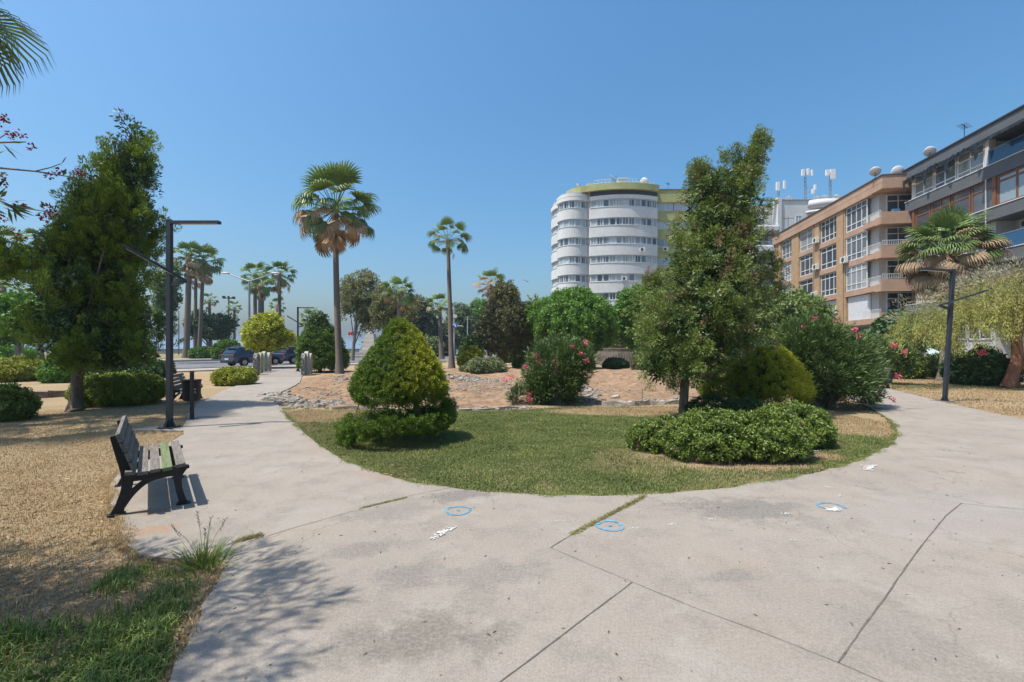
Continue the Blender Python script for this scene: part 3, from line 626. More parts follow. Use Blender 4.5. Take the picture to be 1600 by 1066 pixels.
# --- two-tier clipped golden juniper in the middle of the lawn
def gold(mname,base,x0,x1):
    """the sun-ripened side of a golden conifer, as a colour of its leaves"""
    m=bpy.data.materials.get(base.name).copy(); m.name=mname; t=m.node_tree
    return m
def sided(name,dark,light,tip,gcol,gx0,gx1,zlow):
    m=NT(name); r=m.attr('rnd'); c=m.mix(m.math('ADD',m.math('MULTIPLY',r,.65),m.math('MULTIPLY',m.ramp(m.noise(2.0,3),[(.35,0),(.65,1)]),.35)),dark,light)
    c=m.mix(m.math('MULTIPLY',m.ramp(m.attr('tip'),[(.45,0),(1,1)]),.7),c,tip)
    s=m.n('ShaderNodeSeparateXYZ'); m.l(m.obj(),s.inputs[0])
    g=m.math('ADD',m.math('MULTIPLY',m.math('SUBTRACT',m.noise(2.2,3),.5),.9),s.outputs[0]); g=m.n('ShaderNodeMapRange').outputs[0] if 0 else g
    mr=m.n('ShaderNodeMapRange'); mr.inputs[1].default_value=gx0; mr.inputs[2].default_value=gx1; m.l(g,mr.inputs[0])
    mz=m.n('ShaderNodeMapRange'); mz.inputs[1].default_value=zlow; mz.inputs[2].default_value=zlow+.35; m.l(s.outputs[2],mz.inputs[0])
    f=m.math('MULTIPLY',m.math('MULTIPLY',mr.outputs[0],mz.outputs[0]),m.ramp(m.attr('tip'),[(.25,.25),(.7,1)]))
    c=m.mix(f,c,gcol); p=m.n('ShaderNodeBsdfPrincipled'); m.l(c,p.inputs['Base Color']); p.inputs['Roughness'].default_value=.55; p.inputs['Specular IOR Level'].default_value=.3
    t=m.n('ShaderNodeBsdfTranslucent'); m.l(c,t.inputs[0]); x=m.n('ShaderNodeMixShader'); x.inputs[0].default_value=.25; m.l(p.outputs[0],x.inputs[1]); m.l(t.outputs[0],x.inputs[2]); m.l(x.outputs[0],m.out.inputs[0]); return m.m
def topiary():
    Y=8.15; x0=XA(655,Y); t=thing('topiary_juniper','two-tiered clipped golden juniper, dome over a flat skirt, on the lawn','topiary',(x0,Y,-.03))
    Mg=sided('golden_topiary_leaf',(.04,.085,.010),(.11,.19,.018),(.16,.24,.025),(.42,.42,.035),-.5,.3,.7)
    A=levels(Y,[(502,617,630),(512,607,646),(528,592,663),(550,574,680),(575,557,695),(596,546,704),(610,541,706),(622,543,703),(630,558,690)],x0); A[:,2]=np.maximum(A[:,2]-.11,.03)
    P,D=pcrown(A,1800,.88,.10,.75,.6,.12,.95,5.); plumes('upper_tier',P,D,.11+.05*RNG.random(len(P)),.045,85,.027,.010,Mg,t,.65,.8,.35)
    # flat skirt, tilted up to the right
    a=RNG.uniform(0,2*np.pi,800); rr=np.sqrt(RNG.random(800)); rr=np.where(RNG.random(800)<.55,.85+.15*rr,rr)
    cx=XA(621,Y)-x0; P=np.stack([cx+rr*np.cos(a)*.93,rr*np.sin(a)*.90,RNG.uniform(-.18,.11,800)],1); P[:,2]+=.375+.14*P[:,0]+.06*np.sin(a*3)
    D=np.stack([np.cos(a)*.9,np.sin(a)*.9,.45+.3*RNG.random(800)],1); plumes('lower_tier',P,D,.12+.06*RNG.random(800),.05,105,.029,.010,Mg,t,.65,.8,.35)
    P,D=lumpy(220,[(cx,0,1.1,.5,.5,.3)],.2); plumes('inner_foliage',P,D,.3,.15,60,.05,.02,M_hedged,t)
    tg=[(cx+.8*math.cos(k*.7),.75*math.sin(k*.7),.42+.13*math.cos(k*.7)) for k in range(9)]+[(cx+.6*math.cos(k*.8),.6*math.sin(k*.8),.85) for k in range(8)]
    mb=limbs([(0.05,0,0),(.06,0,.25),(-.05,0,.6),(-.2,0,1.3),(-.33,0,1.9)],[.06,.055,.05,.04,.015],tg,.022,start=.1); mb.build('trunk',bark_br,t)
topiary()

def dome(name,label,cat,l,r,top,bot,mat,group=None,n=500,nl=70,ll=.05,lw=.022,L=.14,Rr=.06,o=.8,u=.55,flat=.0,lump=.15,dep=.85,extra=None,stem=None,jit=.5,fold=0):
    """clipped shrub measured by its box in the photograph"""
    yf=F*EYE/(bot-541.0); rad=(r-l)/2/F*yf; Y=yf+rad*dep*.75; x0=XA((l+r)/2,Y); rad=(r-l)/2/F*Y-L*.6; H=ZA(top,Y)-L*.5
    t=thing(name,label,cat,(x0,Y,-.04),0,group)
    q=2.6 if flat else 2.0; zc=H*.42; P,D=ell_pts(n,(0,0,0),(1,1,1),.82,0,-.75)
    if flat: s=np.sign(P); P=s*np.abs(P)**(1-.35*flat); 
    P=P*[rad,rad*dep,1]; P[:,2]=np.where(P[:,2]>0,zc+P[:,2]*(H-zc),zc+P[:,2]*zc*1.15)
    k=1+lump*(fbm(P[:,:2]*1.7+P[:,2:3]*1.3+50,1.2,2)-.5)*2; P[:,:2]*=k[:,None]; P[:,2]=np.maximum(P[:,2]*(1+(k-1)*.7),.02)
    D=nrm(D*[o,o,o]+[0,0,u]); plumes('foliage',P,D,L*(.7+.6*RNG.random(len(P))),Rr,nl,ll,lw,mat,t,.7,.6,jit,fold=fold)
    P2,D2=lumpy(max(30,n//4),[(0,0,zc,rad*.75,rad*dep*.75,H*.4)],.1); plumes('inner_foliage',P2,D2,.3*H,.2*H,40,ll*1.4,lw*1.6,mat,t)
    mb=MB()
    for i in range(9):
        a=random.random()*6.28; rr_=rad*.55*random.random(); mb.tube([(rr_*.2*math.cos(a),rr_*.2*math.sin(a),0),(rr_*.6*math.cos(a),rr_*.6*math.sin(a),H*.35),(rr_*math.cos(a),rr_*math.sin(a),H*.7)],[.03,.02,.008],5)
    mb.build('stems',bark_br,t); return t
hg='clipped shrubs standing on the dry left-hand ground'
dome('clipped_shrub','rounded clipped shrub behind the juniper trunk, yellow-green on top','shrub',126,244,583,634,leafmat('euonymus_leaf',(.04,.09,.015),(.13,.20,.03),(.30,.34,.04),.25,.5,2),hg,700,75,.055,.026,.15,.07,flat=.5)
dome('clipped_shrub','pale green rounded shrub cut by the left frame edge, nearest the low kerb','shrub',-52,47,600,660,M_hedge,hg,600,75,.05,.024,.14,.065)
dome('clipped_shrub','long low yellow-topped hedge shrub at far left behind the stone edge','shrub',-40,64,560,597,leafmat('privet_leaf',(.07,.11,.02),(.22,.26,.035),(.34,.35,.05),.25,.5,1.4),hg,700,60,.08,.04,.2,.10,flat=.4)
dome('clipped_shrub','small low yellow-green shrub beside the far end of the left path','shrub',335,398,574,602,leafmat('golden_privet_leaf',(.09,.13,.015),(.24,.29,.03),(.33,.35,.05),.25,.5,1.5),hg,420,60,.07,.03,.16,.08,flat=.3)
dome('flowering_shrub','bright green loose bush between the juniper trunk and the stone edge','shrub',72,122,560,598,M_broad,None,260,50,.12,.05,.25,.12,flat=.0)
dome('grassy_hedge','bright green grassy hedge at the far left beyond the clipped shrubs','hedge',-60,40,539,580,leafmat('bright_hedge_leaf',(.05,.13,.015),(.12,.25,.03),None,.3,.5,1),None,500,50,.14,.04,.3,.12,flat=.6)
dome('low_bush','dark leafy bush under the juniper crown to the left of the lamp post','shrub',150,262,562,592,M_hedged,None,420,50,.1,.05,.25,.12,flat=.3)
# front hedge on the lawn, two lobes and a dark strip behind
def hedge(name,label,blobs,mat,n,nl,ll,lw,L,Rr,loc,brown=0):
    t=thing(name,label,'hedge',(*loc,-.035)); B=[(b[0]-loc[0],b[1]-loc[1],b[2],b[3],b[4],b[5]) for b in blobs]
    P,D=lumpy(n,B,.84,.45,-.5); P[:,2]=np.maximum(P[:,2],.03); N=len(P); k=(RNG.random(N)<brown).astype(int)
    P=P+D*(.09*(fbm(P[:,:2]*4+P[:,2:]*3+40,1,2)-.45))[:,None]
    plumes('foliage',P,D,L*(.6+.8*RNG.random(N)),Rr,nl,ll,lw,None,t,.75,.55,.45,mats=[mat,M_conb],mi=k)
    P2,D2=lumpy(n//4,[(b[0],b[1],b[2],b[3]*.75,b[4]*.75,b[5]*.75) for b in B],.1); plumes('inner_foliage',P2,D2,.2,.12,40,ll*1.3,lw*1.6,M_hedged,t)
    mb=MB()
    for b in B:
        for i in range(8):
            a=random.random()*6.28; mb.tube([(b[0]+.1*b[3]*math.cos(a),b[1]+.1*b[4]*math.sin(a),0),(b[0]+.5*b[3]*math.cos(a),b[1]+.5*b[4]*math.sin(a),b[2]),(b[0]+.8*b[3]*math.cos(a),b[1]+.7*b[4]*math.sin(a),b[2]+b[5]*.5)],[.02,.014,.005],5)
    mb.build('stems',bark_br,t); return t
def HB(l,r,top,bot,dep=.8):
    yf=F*EYE/(bot-541.0); rx=(r-l)/2/F*yf; Y=yf+rx*dep; rx=(r-l)/2/F*Y; H=ZA(top,Y); return (XA((l+r)/2,Y),Y,H*.42,rx,rx*dep,H*.6)
hb=[HB(988,1090,662,706,.6),HB(1045,1180,650,722,.7),HB(1130,1258,652,722,.65)]
hedge('front_hedge','sprawling light green hedge with brown tips at the front of the lawn',hb,M_hedge,1000,60,.042,.017,.12,.055,(hb[1][0],hb[1][1]),.025)
hb=[HB(1180,1286,638,700,.8)]
hedge('side_hedge','rounded green hedge at the right end of the sprawling lawn hedge',hb,M_hedge,560,60,.042,.017,.12,.055,hb[0][:2],.02)
hb=[HB(1074,1140,622,658,.6),HB(1120,1215,628,660,.5)]
hedge('low_dark_hedge','low dark green hedge just right of the cypress trunk',hb,M_hedged,420,70,.035,.015,.10,.05,hb[0][:2])
# golden cone and far dark cone
def conecrown(name,label,Y,bpx,rows,mat,n,ll,lw,L,Rr,nl=80):
    x0=XA(bpx,Y); t=thing(name,label,'topiary',(x0,Y,-.04)); A=levels(Y,rows,x0); A[:,2]=np.maximum(A[:,2]-L*.4,.03)
    P,D=pcrown(A,n,.86,.12,.7,.7,.2,.95,bpx*.1); plumes('foliage',P,D,L*(.7+.5*RNG.random(len(P))),Rr,nl,ll,lw,mat,t,.6,.8,.35)
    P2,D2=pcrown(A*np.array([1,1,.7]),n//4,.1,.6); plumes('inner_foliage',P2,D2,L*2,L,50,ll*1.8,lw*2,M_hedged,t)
    h=A[-1,0]; mb=MB(); mb.tube([(0,0,0),(0,0,h*.5),(A[-1,1],0,h*.9)],[.09*h/2,.06*h/2,.01],8); mb.build('trunk',bark_br,t); return t
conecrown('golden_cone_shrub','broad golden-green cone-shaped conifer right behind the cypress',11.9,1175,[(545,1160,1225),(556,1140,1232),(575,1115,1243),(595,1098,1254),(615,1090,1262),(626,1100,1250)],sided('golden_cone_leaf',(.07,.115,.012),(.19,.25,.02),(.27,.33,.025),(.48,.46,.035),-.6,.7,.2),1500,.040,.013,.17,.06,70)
conecrown('green_cone_shrub','dark green cone-shaped conifer beside the street, behind the palm trunk',29.5,500,[(499,491,499),(510,483,512),(525,473,528),(545,465,538),(562,464,543),(576,468,540)],M_cone,1100,.10,.035,.36,.14,60)
conecrown('green_cone_shrub','small yellow-green pointed conifer beyond the dug earth',33,735,[(533,730,741),(545,720,750),(558,713,757),(572,716,754)],sided('far_cone_leaf',(.05,.085,.010),(.13,.18,.015),(.19,.24,.02),(.34,.36,.03),-.5,.8,.5),420,.12,.04,.3,.12,50)

# --- oleanders
def flowers(t,P,mat=None,r=.07,n=34,s=.045,nm='flower_cluster'):
    for p in P:
        d=nrm(RNG.normal(size=(n,3))); V=leaf_quads(np.array(p)+d*r*(.3+.7*RNG.random((n,1))),nrm(d+RNG.normal(size=(n,3))*.6),s,s*.75); link(nm,quadmesh(nm,V,RNG.random(n),None),mat or M_pink,t)
def oleander(name,label,Y,bpx,blobs,n,fl,ll=.13,lw=.024,nl=34,L=.42,Rr=.14,mat=None,fr=.08):
    x0=XA(bpx,Y); t=thing(name,label,'oleander',(x0,Y,-.04)); B=[(XA(cx,Y)-x0,0,ZA(cy,Y),rx/F*Y,rx/F*Y*.85,ry/F*Y) for cx,cy,rx,ry in blobs]
    P,D=lumpy(n,B,.5,.8,-.7); P[:,2]=np.maximum(P[:,2]-.1,.05); P-=D*L*.5*[1,1,.6]; N=len(P); P[:,2]=np.maximum(P[:,2],.04)
    plumes('foliage',P,D,L*(.7+.6*RNG.random(N)),Rr,nl,ll,lw,mat or M_ole,t,.45,.9,.28,fold=.02)
    mb=MB()
    for i in RNG.permutation(N)[:60]:
        p=Vector(P[i]); mb.tube([(p.x*.12,p.y*.12,0),(p.x*.45,p.y*.45,p.z*.55),tuple(p)],[.022,.014,.006],5,caps=False)
    mb.build('stems',bark_gr,t)
    flowers(t,[(XA(a,Y)-x0,-.6*max(b[4] for b in B) if k else -.3,ZA(b_,Y)) for a,b_,k in fl for b in [B[0]]],r=fr*.8,s=fr*.62); return t
oleander('oleander_bush','rounded oleander with pink flowers at the back edge of the rounded lawn',13.3,868,[(868,575,46,50),(866,603,38,30),(838,598,20,25),(905,560,22,30)],620,
    [(840,562,1),(866,560,1),(867,572,1),(891,541,1),(904,551,1),(911,533,1),(836,553,1),(912,561,1),(820,570,1),(827,619,1),(825,612,1),(789,590,1),(799,586,1)])
oleander('oleander_bush','large dark oleander with pink flowers where the right path bends',12.4,1290,[(1290,575,72,58),(1265,535,50,45),(1320,600,45,38),(1240,590,40,40),(1335,560,36,45)],1250,
    [(1263,497,0),(1295,500,0),(1308,514,1),(1313,523,1),(1366,537,1),(1372,583,1),(1364,617,1),(1245,510,0),(1382,548,1)])
oleander('oleander_bush','oleander by the far path bench, in front of the apartment balconies',20,1388,[(1388,560,32,30)],220,[(1403,540,0)],ll=.16,lw=.035,L=.5,Rr=.2)
oleander('oleander_bush','thin oleander seedlings left of the round oleander','13.0' and 13.0,806,[(806,610,10,14)],26,[],nl=20,L=.25,Rr=.08)

# --- the oleander tree beside the camera whose branches reach in from the left
def near_oleander():
    t=thing('oleander_tree','oleander branches with dried red flower heads reaching in at the upper left','oleander',(-4.3,1.5,-.04)); bx,by=-4.3,1.5
    B=[(-1.1,.4,2.9,1.6,1.4,1.0),(-.15,.2,4.2,1.45,1.25,.8),(-.7,.2,2.2,.9,1.0,.7)]
    P,D=lumpy(900,B,.3,.5,-.8)
    W=P+np.array([bx,by,0]); vis=(W[:,0]>-1.17*W[:,1]-.25)&(W[:,2]<1.65+.79*W[:,1]+.3)&(W[:,1]>0); P=P[~vis];D=D[~vis]
    plumes('foliage',P,D,.35,.13,26,.14,.022,M_ole,t,.5,.9,.3)
    mb=MB()
    for k in range(7):
        a=k*.9; mb.tube([(.1*math.cos(a),.1*math.sin(a),0),(.25*math.cos(a)-.2,.3*math.sin(a),1.4),(.6*math.cos(a)-.4,.6*math.sin(a),2.8),(.8*math.cos(a)-.2,.8*math.sin(a),4.2)],[.045,.035,.022,.008],7,caps=False)
    for i in RNG.permutation(len(P))[:70]:
        p=Vector(P[i]); mb.tube([(p.x*.3-.2,p.y*.3,2.0),(p.x*.7-.1,p.y*.7,p.z*.85),tuple(p)],[.016,.01,.004],5,caps=False)
    def W2(px,py,Y): return (XA(px,Y)-bx,Y-by,ZA(py,Y))
    st=[]; V=[];rd=[]
    def leafs(lst,Y,w=.018):
        for a,b,c,d in lst:
            p=np.array(W2(a,b,Y)); q=np.array(W2(c,d,Y+random.uniform(-.1,.1))); ax=(q-p)[None]; L=np.linalg.norm(ax); V.append(leaf_quads(p[None],ax/L,L,w*1.1,0,.5)); rd.append(random.random())
    Y=2.9
    mb.tube([W2(-160,262,3.1),W2(-60,250,3.0),W2(0,253,Y),W2(55,258,Y),W2(118,268,Y)],[.012,.009,.006,.005,.003],6); mb.tube([W2(55,258,Y),W2(80,252,Y),W2(95,246,Y)],[.004,.0035,.002],5)
    mb.tube([W2(108,265,Y),W2(122,258,Y)],[.002,.002],5); mb.tube([W2(-150,330,2.9),W2(-40,300,2.7),W2(0,303,2.6),W2(20,312,2.6),W2(62,318,2.6),W2(78,322,2.6)],[.012,.009,.006,.005,.003,.002],6)
    mb.tube([W2(-140,240,2.6),W2(-40,215,2.6),W2(0,212,2.6),W2(40,211,2.6)],[.01,.007,.005,.003],6); mb.tube([W2(0,205,2.6),W2(12,197,2.6)],[.003,.002],5); mb.tube([W2(-30,200,2.6),W2(0,177,2.6),W2(8,172,2.6)],[.004,.003,.002],5)
    leafs([(95,248,105,234),(98,265,104,254),(98,250,90,247)],Y,.022)
    leafs([(0,213,40,234),(5,214,28,239),(10,212,42,211),(0,306,56,328),(15,310,40,333),(20,308,60,318),(10,305,46,301),(12,312,20,340),(22,315,26,337),(0,298,12,287),(5,306,52,322),(0,325,16,333),(-6,290,12,288),(2,312,48,330),(0,300,30,312)],2.6)
    for k in range(60):
        a=random.uniform(-200,-8); b=random.choice([215,262,305])+random.uniform(-20,25); an=random.uniform(-1.2,1.2); L=random.uniform(30,60); leafs([(a,b,min(a+L*math.cos(an),12),b+L*math.sin(an))],random.uniform(2.5,3.0))
    mb.build('branches',bark_gr,t)
    link('leaf_sprays',quadmesh('leaf_sprays',np.concatenate(V),np.array(rd),None),M_ole,t)
    flowers(t,[W2(*q) for q in ((18,201,2.6),(16,198,2.6),(33,199,2.6),(8,173,2.6),(6,181,2.6),(48,219,2.6),(122,259,Y),(126,262,Y),(86,260,Y),(93,257,Y),(78,266,Y),(4,268,Y),(6,276,Y),(2,262,Y),(66,327,2.6),(82,322,2.6),(70,332,2.6),(75,313,2.6),(30,309,2.6),(5,331,2.6),(32,360,2.6),(24,352,2.6))],M_red,.019,16,.017,'dried_flower_head')
near_oleander()

# --- palms
def fan(n,Lb,droop,wd,fold=.15,spread=2.0,pf=1.1):
    """one fan leaf: petiole along +x then blades; returns quads"""
    Q=[]; p=Lb*pf
    def q(a,b,w0,w1,s): Q.append([a-s*w0/2,b-s*w1/2,b+s*w1/2,a+s*w0/2])
    X=np.array([1.,0,0]); q(np.zeros(3),X*p,.05*Lb,.03*Lb,np.array([0,1.,0])); q(np.array([0,0,-.01]),X*p+[0,0,-.01],.05*Lb,.03*Lb,np.array([0,0,1.]))
    for k in range(n):
        a=(k/(n-1)-.5)*spread*2*.5*2 if n>1 else 0; a=(k/(n-1)-.5)*spread*1.35
        d=np.array([math.cos(a),math.sin(a),fold*(1 if k%2 else -1)*.3]); s=np.array([-math.sin(a),math.cos(a),0]); L=Lb*(1-.28*abs(a)/1.6)
        c=X*p; m=c+d*L*.5; e=m+(d+np.array([0,0,-droop]))/np.linalg.norm(d+np.array([0,0,-droop]))*L*.3; f=e+(d*.55+np.array([0,0,-droop*2.6]))/np.linalg.norm(d*.55+np.array([0,0,-droop*2.6]))*L*.25
        q(c,m,wd*.25,wd,s); q(m,e,wd,wd*.55,s); q(e,f,wd*.55,wd*.06,s)
    return np.array(Q)
def place(Q,az,el,roll,org):
    cz,sz=math.cos(az),math.sin(az); ce,se=math.cos(el),math.sin(el); cr,sr=math.cos(roll),math.sin(roll)
    Rx=np.array([[1,0,0],[0,cr,-sr],[0,sr,cr]]); Ry=np.array([[ce,0,-se],[0,1,0],[se,0,ce]]); Rz=np.array([[cz,-sz,0],[sz,cz,0],[0,0,1]])
    return Q@(Rz@Ry@Rx).T+np.array(org)
def palm(label,loc,H,rad,r0,r1,lean=(0,0),nf=34,ndead=20,nb=20,group=None,name='fan_palm',lowdead=.9,curve=0,wd=1.,brownmix=.1,elmin=-.75,ej=.1,pf=1.1):
    t=thing(name,label,'palm tree',(loc[0],loc[1],-.04),0,group); Lb=rad*1.05/(1+pf); top=Vector((lean[0],lean[1],H))
    mb=MB(); k=9; pts=[];rr=[]
    for i in range(k+1):
        f=i/k; pts.append((lean[0]*f+curve*math.sin(math.pi*f),lean[1]*f,H*f)); rr.append((r0+(r1-r0)*min(1,f*1.15))*(1+.45*max(0,.08-f)/.08))
    mb.tube(pts,rr,12); mb.build('trunk',bark_palm,t)
    hb=MB(); hb.lathe([(r1*1.0,-.6*Lb),(r1*1.3,-.3*Lb),(r1*1.3,0),(r1*.4,.3*Lb)],10,tuple(top)); hb.build('boot_jacket',barkmat('palm_boots',(.12,.08,.05),(.34,.25,.16),12),t)
    A=[];ri=[];ti=[];mi=[]
    var=[fan(nb,Lb,dr,wd*Lb*1.75/nb,pf=pf) for dr in (.3,.7,1.5)]
    for i in range(nf):
        f=(i+.5)/nf; el=math.asin(1-f*(1-math.sin(elmin)))*.97+random.uniform(-ej,ej); az=i*2.39996+random.uniform(-.25,.25)
        Q=var[0 if el>.7 else (1 if el>0 else 2)]*random.uniform(.85,1.1); Q=place(Q,az,el,random.uniform(-.5,.5),top+Vector((0,0,.1)))
        A.append(Q); n=len(Q); b=random.random(); ri.append(b*.5+RNG.random(n)*.5); ti.append(np.full(n,.2+.6*max(0,-math.sin(el)))); mi.append(np.full(n,int((el<-.1 or (brownmix>.45 and el<.8)) and random.random()<(brownmix*2 if el<-.1 else .5) and not(elmin<-1.1 and el<-.75))))
    me=quadmesh('crown',np.concatenate(A),np.concatenate(ri),np.concatenate(ti),np.concatenate(mi)); link('crown',me,[M_palm,M_dead],t)
    if ndead:
        A=[];ri=[]
        vd=fan(max(9,nb-6),Lb*.85,.9,wd*Lb*1.5/nb,spread=1.0)
        for i in range(ndead):
            el=-.65-.75*random.random()*lowdead; Q=place(vd*random.uniform(.7,1.25),i*2.39996,el,random.uniform(-.8,.8),top+Vector((0,0,-.25*Lb*random.random()*2))); A.append(Q); ri.append(RNG.random(len(Q)))
        link('dead_fronds',quadmesh('dead_fronds',np.concatenate(A),np.concatenate(ri),None),M_dead,t)
    return t
def palm_px(label,bx,Y,cx,cy,rpx,**k):
    x=XA(bx,Y); H=ZA(cy,Y)+.04; return palm(label,(x,Y),H,rpx/F*Y,k.pop('r0',.22),k.pop('r1',.13),(XA(cx,Y)-x,0),**k)
palm_px('tall fan palm with brown-edged crown at the corner of the dug earth',531,25.5,524,330,73,r0=.19,r1=.14,nf=50,ndead=9,nb=20,curve=-.05,ej=.25,pf=1.25,brownmix=.3,elmin=-.98,wd=1.1)
palm_px('slender fan palm with small crown beyond the clipped juniper',706,32.6,700,378,38,pf=1.4,r0=.20,r1=.13,nf=24,ndead=1,nb=16,elmin=-.5,brownmix=.05)
palm_px('shaggy fan palm rising behind the dark olive tree',765,40,765,447,30,r0=.25,r1=.18,nf=20,ndead=9,nb=14,brownmix=.6)
palm_px('large fan palm with shaggy dead skirt in front of the grey building',1482,21.5,1482,404,74,r0=.34,r1=.26,nf=110,ndead=50,ej=.42,pf=1.35,nb=22,brownmix=.5,elmin=-1.2,lowdead=.8)
gb='fan palms along the seafront'
far=[('thick fan palm with tan skirt, left of the pair behind the lamp post',291,64,296,404,32,26,18),('tall fan palm with drooping crown, right of the pair behind the lamp post',311,66,318,410,33,30,22),
 ('fan palm with tan skirt, left one of three behind the double street light',398,62,399,432,26,24,16),('thick fan palm lowest of three behind the double street light',408,58,408,448,25,26,4),('tall fan palm with brown skirt, right one of three behind the double street light',436,66,437,430,27,26,22),
 ('small fan palm standing beside the floodlight mast',366,84,366,482,15,18,0),('small fan palm left of the floodlight mast, before the round dark tree',330,80,327,470,15,18,4),('fan palm peeping over the green cone-shaped conifer',486,50,486,500,24,20,0),
 ('small fan palm between the double street light and the cone shrub',433,90,433,478,16,16,0),('fan palm with brown trunk above the clipped juniper',624,46,624,458,30,26,4),('fan palm with pale whitewashed base right of the clipped juniper',690,55,687,480,26,22,3),
 ('fan palm at far left edge of the photo with long hanging fronds',4,40,4,385,38,30,14),('low fan palm crown at far left in front of the tall one',-2,36,2,455,30,20,4),('fan palm showing above the left shoulder of the big juniper',62,44,60,378,24,18,0),
 ('thin palm trunk tree just right of the left pair behind the lamp post',305,72,306,428,22,18,10),('small distant fan palm beside the stone monument',499+69,95,568,540,9,12,0)]
for lb,bx,Y,cx,cy,rp,nf,nd in far: palm_px(lb,bx,Y,cx,cy,rp,r0=.4 if 'thick' in lb else .3,r1=.34 if 'thick' in lb else .22,nf=int(nf*.8),ndead=int(nd*.5),nb=11,group=gb,wd=1.3,brownmix=.15)
# palm just outside the frame on the upper left, one frond reaching in
palm('fan palm fronds hanging into the top left corner of the photo',(-13.45,8.2),8.55,3.0,.25,.2,(.55,.4),nf=30,ndead=0,nb=34,wd=.8,brownmix=0,elmin=-.6)

# --- broadleaf trees
def tree(name,label,Y,bpx,blobs,mat,n,nl,ll,lw,L,Rr,trunk=(.15,.08),group=None,shell=.5,up=.3,bark=None,th=None,zmin=-.9,dep=.9,nlimb=22,lean=0,cat='tree',jit=.6,droop=0,inner=True):
    x0=XA(bpx,Y); t=thing(name,label,cat,(x0,Y,-.04),0,group); B=[(XA(cx,Y)-x0,(k*.37%1-.5)*rx/F*Y*.5,ZA(cy,Y),rx/F*Y,rx/F*Y*dep,ry/F*Y) for k,(cx,cy,rx,ry) in enumerate(blobs)]
    P,D=lumpy(n,B,shell,up,zmin); P=P-D*L*.4; P[:,2]=np.maximum(P[:,2],.1)
    plumes('crown',P,D,L*(.6+.8*RNG.random(len(P))),Rr,nl,ll,lw,mat,t,.7,.5,jit,grav=droop)
    if inner:
        P2,D2=lumpy(n//5,[(b[0],b[1],b[2],b[3]*.7,b[4]*.7,b[5]*.7) for b in B],.1); plumes('inner_foliage',P2,D2,L*1.6,Rr*1.8,nl,ll*1.5,lw*1.7,mat,t)
    zt=max(b[2] for b in B); xm=sum(b[0]*b[3] for b in B)/sum(b[3] for b in B); h0=min(b[2]-b[5] for b in B)
    pts=[(0,0,0),(xm*.1+lean,0,max(.3,h0*.6)),(xm*.5+lean,0,(h0+zt)/2),(xm,0,zt)]
    limbs(pts,[trunk[0],trunk[0]*.85,trunk[1],trunk[1]*.3],[tuple(P[i]) for i in RNG.permutation(len(P))[:nlimb]],trunk[1]*.6,start=.25).build('trunk',bark or bark_br,t); return t
tree('yellow_tree','round yellow-green tree beside the parked cars',34,411,[(418,518,28,22),(402,526,18,17),(436,528,18,14),(420,505,18,14),(412,532,26,9)],M_yel,520,55,.16,.08,.4,.25,(.14,.09),nlimb=26)
tree('olive_tree','dark brownish-green tree with bare double trunk beyond the dug earth',34.5,786,[(790,502,34,42),(790,465,20,26),(812,520,24,38),(765,525,22,22),(785,536,32,13),(830,500,14,28)],M_olive,900,55,.15,.07,.45,.25,(.16,.09))
tree('broadleaf_tree','wide round bright green tree in front of the white round building',34,928,[(890,500,64,42),(855,500,34,34),(930,505,34,40),(895,475,42,20),(905,528,50,22),(870,530,36,18)],M_broad,1900,70,.13,.075,.42,.26,(.2,.12),bark=bark_gr,up=.5)
tree('broadleaf_tree','light green loose tree between the round tree and the cypress',38,990,[(990,478,30,30),(1010,500,34,34),(975,505,22,26),(1005,530,26,20),(1020,470,14,20)],M_broad,700,50,.2,.1,.5,.3,(.16,.1),bark=bark_gr,up=.5)
tree('ash_tree','tall airy pale green tree with brown tints behind the tall palm',52,551,[(560,460,26,36),(575,440,14,22),(548,475,17,30),(590,480,20,30),(578,500,20,22),(540,450,10,20)],M_ash,420,42,.22,.12,.7,.4,(.22,.12),shell=.3,bark=bark_gr,inner=False)
tree('ash_tree','airy pale green tree with hanging foliage above the golden dome',50,605,[(603,480,22,36),(622,478,18,26),(598,500,18,20),(640,485,16,20)],M_ash,380,42,.22,.12,.7,.4,(.22,.12),shell=.3,bark=bark_gr,inner=False)
tree('eucalyptus_tree','grey-green rounded tree behind the brown-trunked palm',76,655,[(652,490,22,28),(642,505,22,24),(668,510,14,16)],M_euc,520,40,.35,.18,.9,.5,(.3,.2))
tree('round_tree','dark round tree on the seafront lawn behind the lamp post',74,326,[(318,508,18,22),(340,512,18,20),(352,505,10,12)],leafmat('dark_far_leaf',(.02,.05,.02),(.05,.10,.035),None,.15,.6,.3),420,40,.3,.16,.8,.5,(.25,.15),nlimb=26)
tree('plane_tree','bright green large-leaved tree at the far left edge',26,28,[(30,490,34,28),(10,510,26,24),(52,478,18,14),(40,515,30,20)],M_broad,330,36,.2,.16,.6,.4,(.14,.08),shell=.3,bark=bark_gr,up=.4,inner=False)
tree('young_tree','thin loose tree partly hidden behind the lamp post',44,262,[(262,450,20,42),(258,490,18,28),(270,425,10,16)],leafmat('young_leaf',(.05,.10,.03),(.12,.20,.06),None,.3,.5,.8),260,36,.2,.12,.6,.35,(.12,.07),shell=.3,bark=bark_gr,inner=False)
tree('small_round_tree','small round clipped tree behind the dark olive tree',46,808,[(808,553,19,12),(792,556,12,10)],sided('small_round_leaf',(.05,.085,.010),(.12,.17,.015),(.17,.22,.02),(.28,.33,.03),-.8,1.5,.5),380,50,.14,.06,.3,.18,(.10,.07))
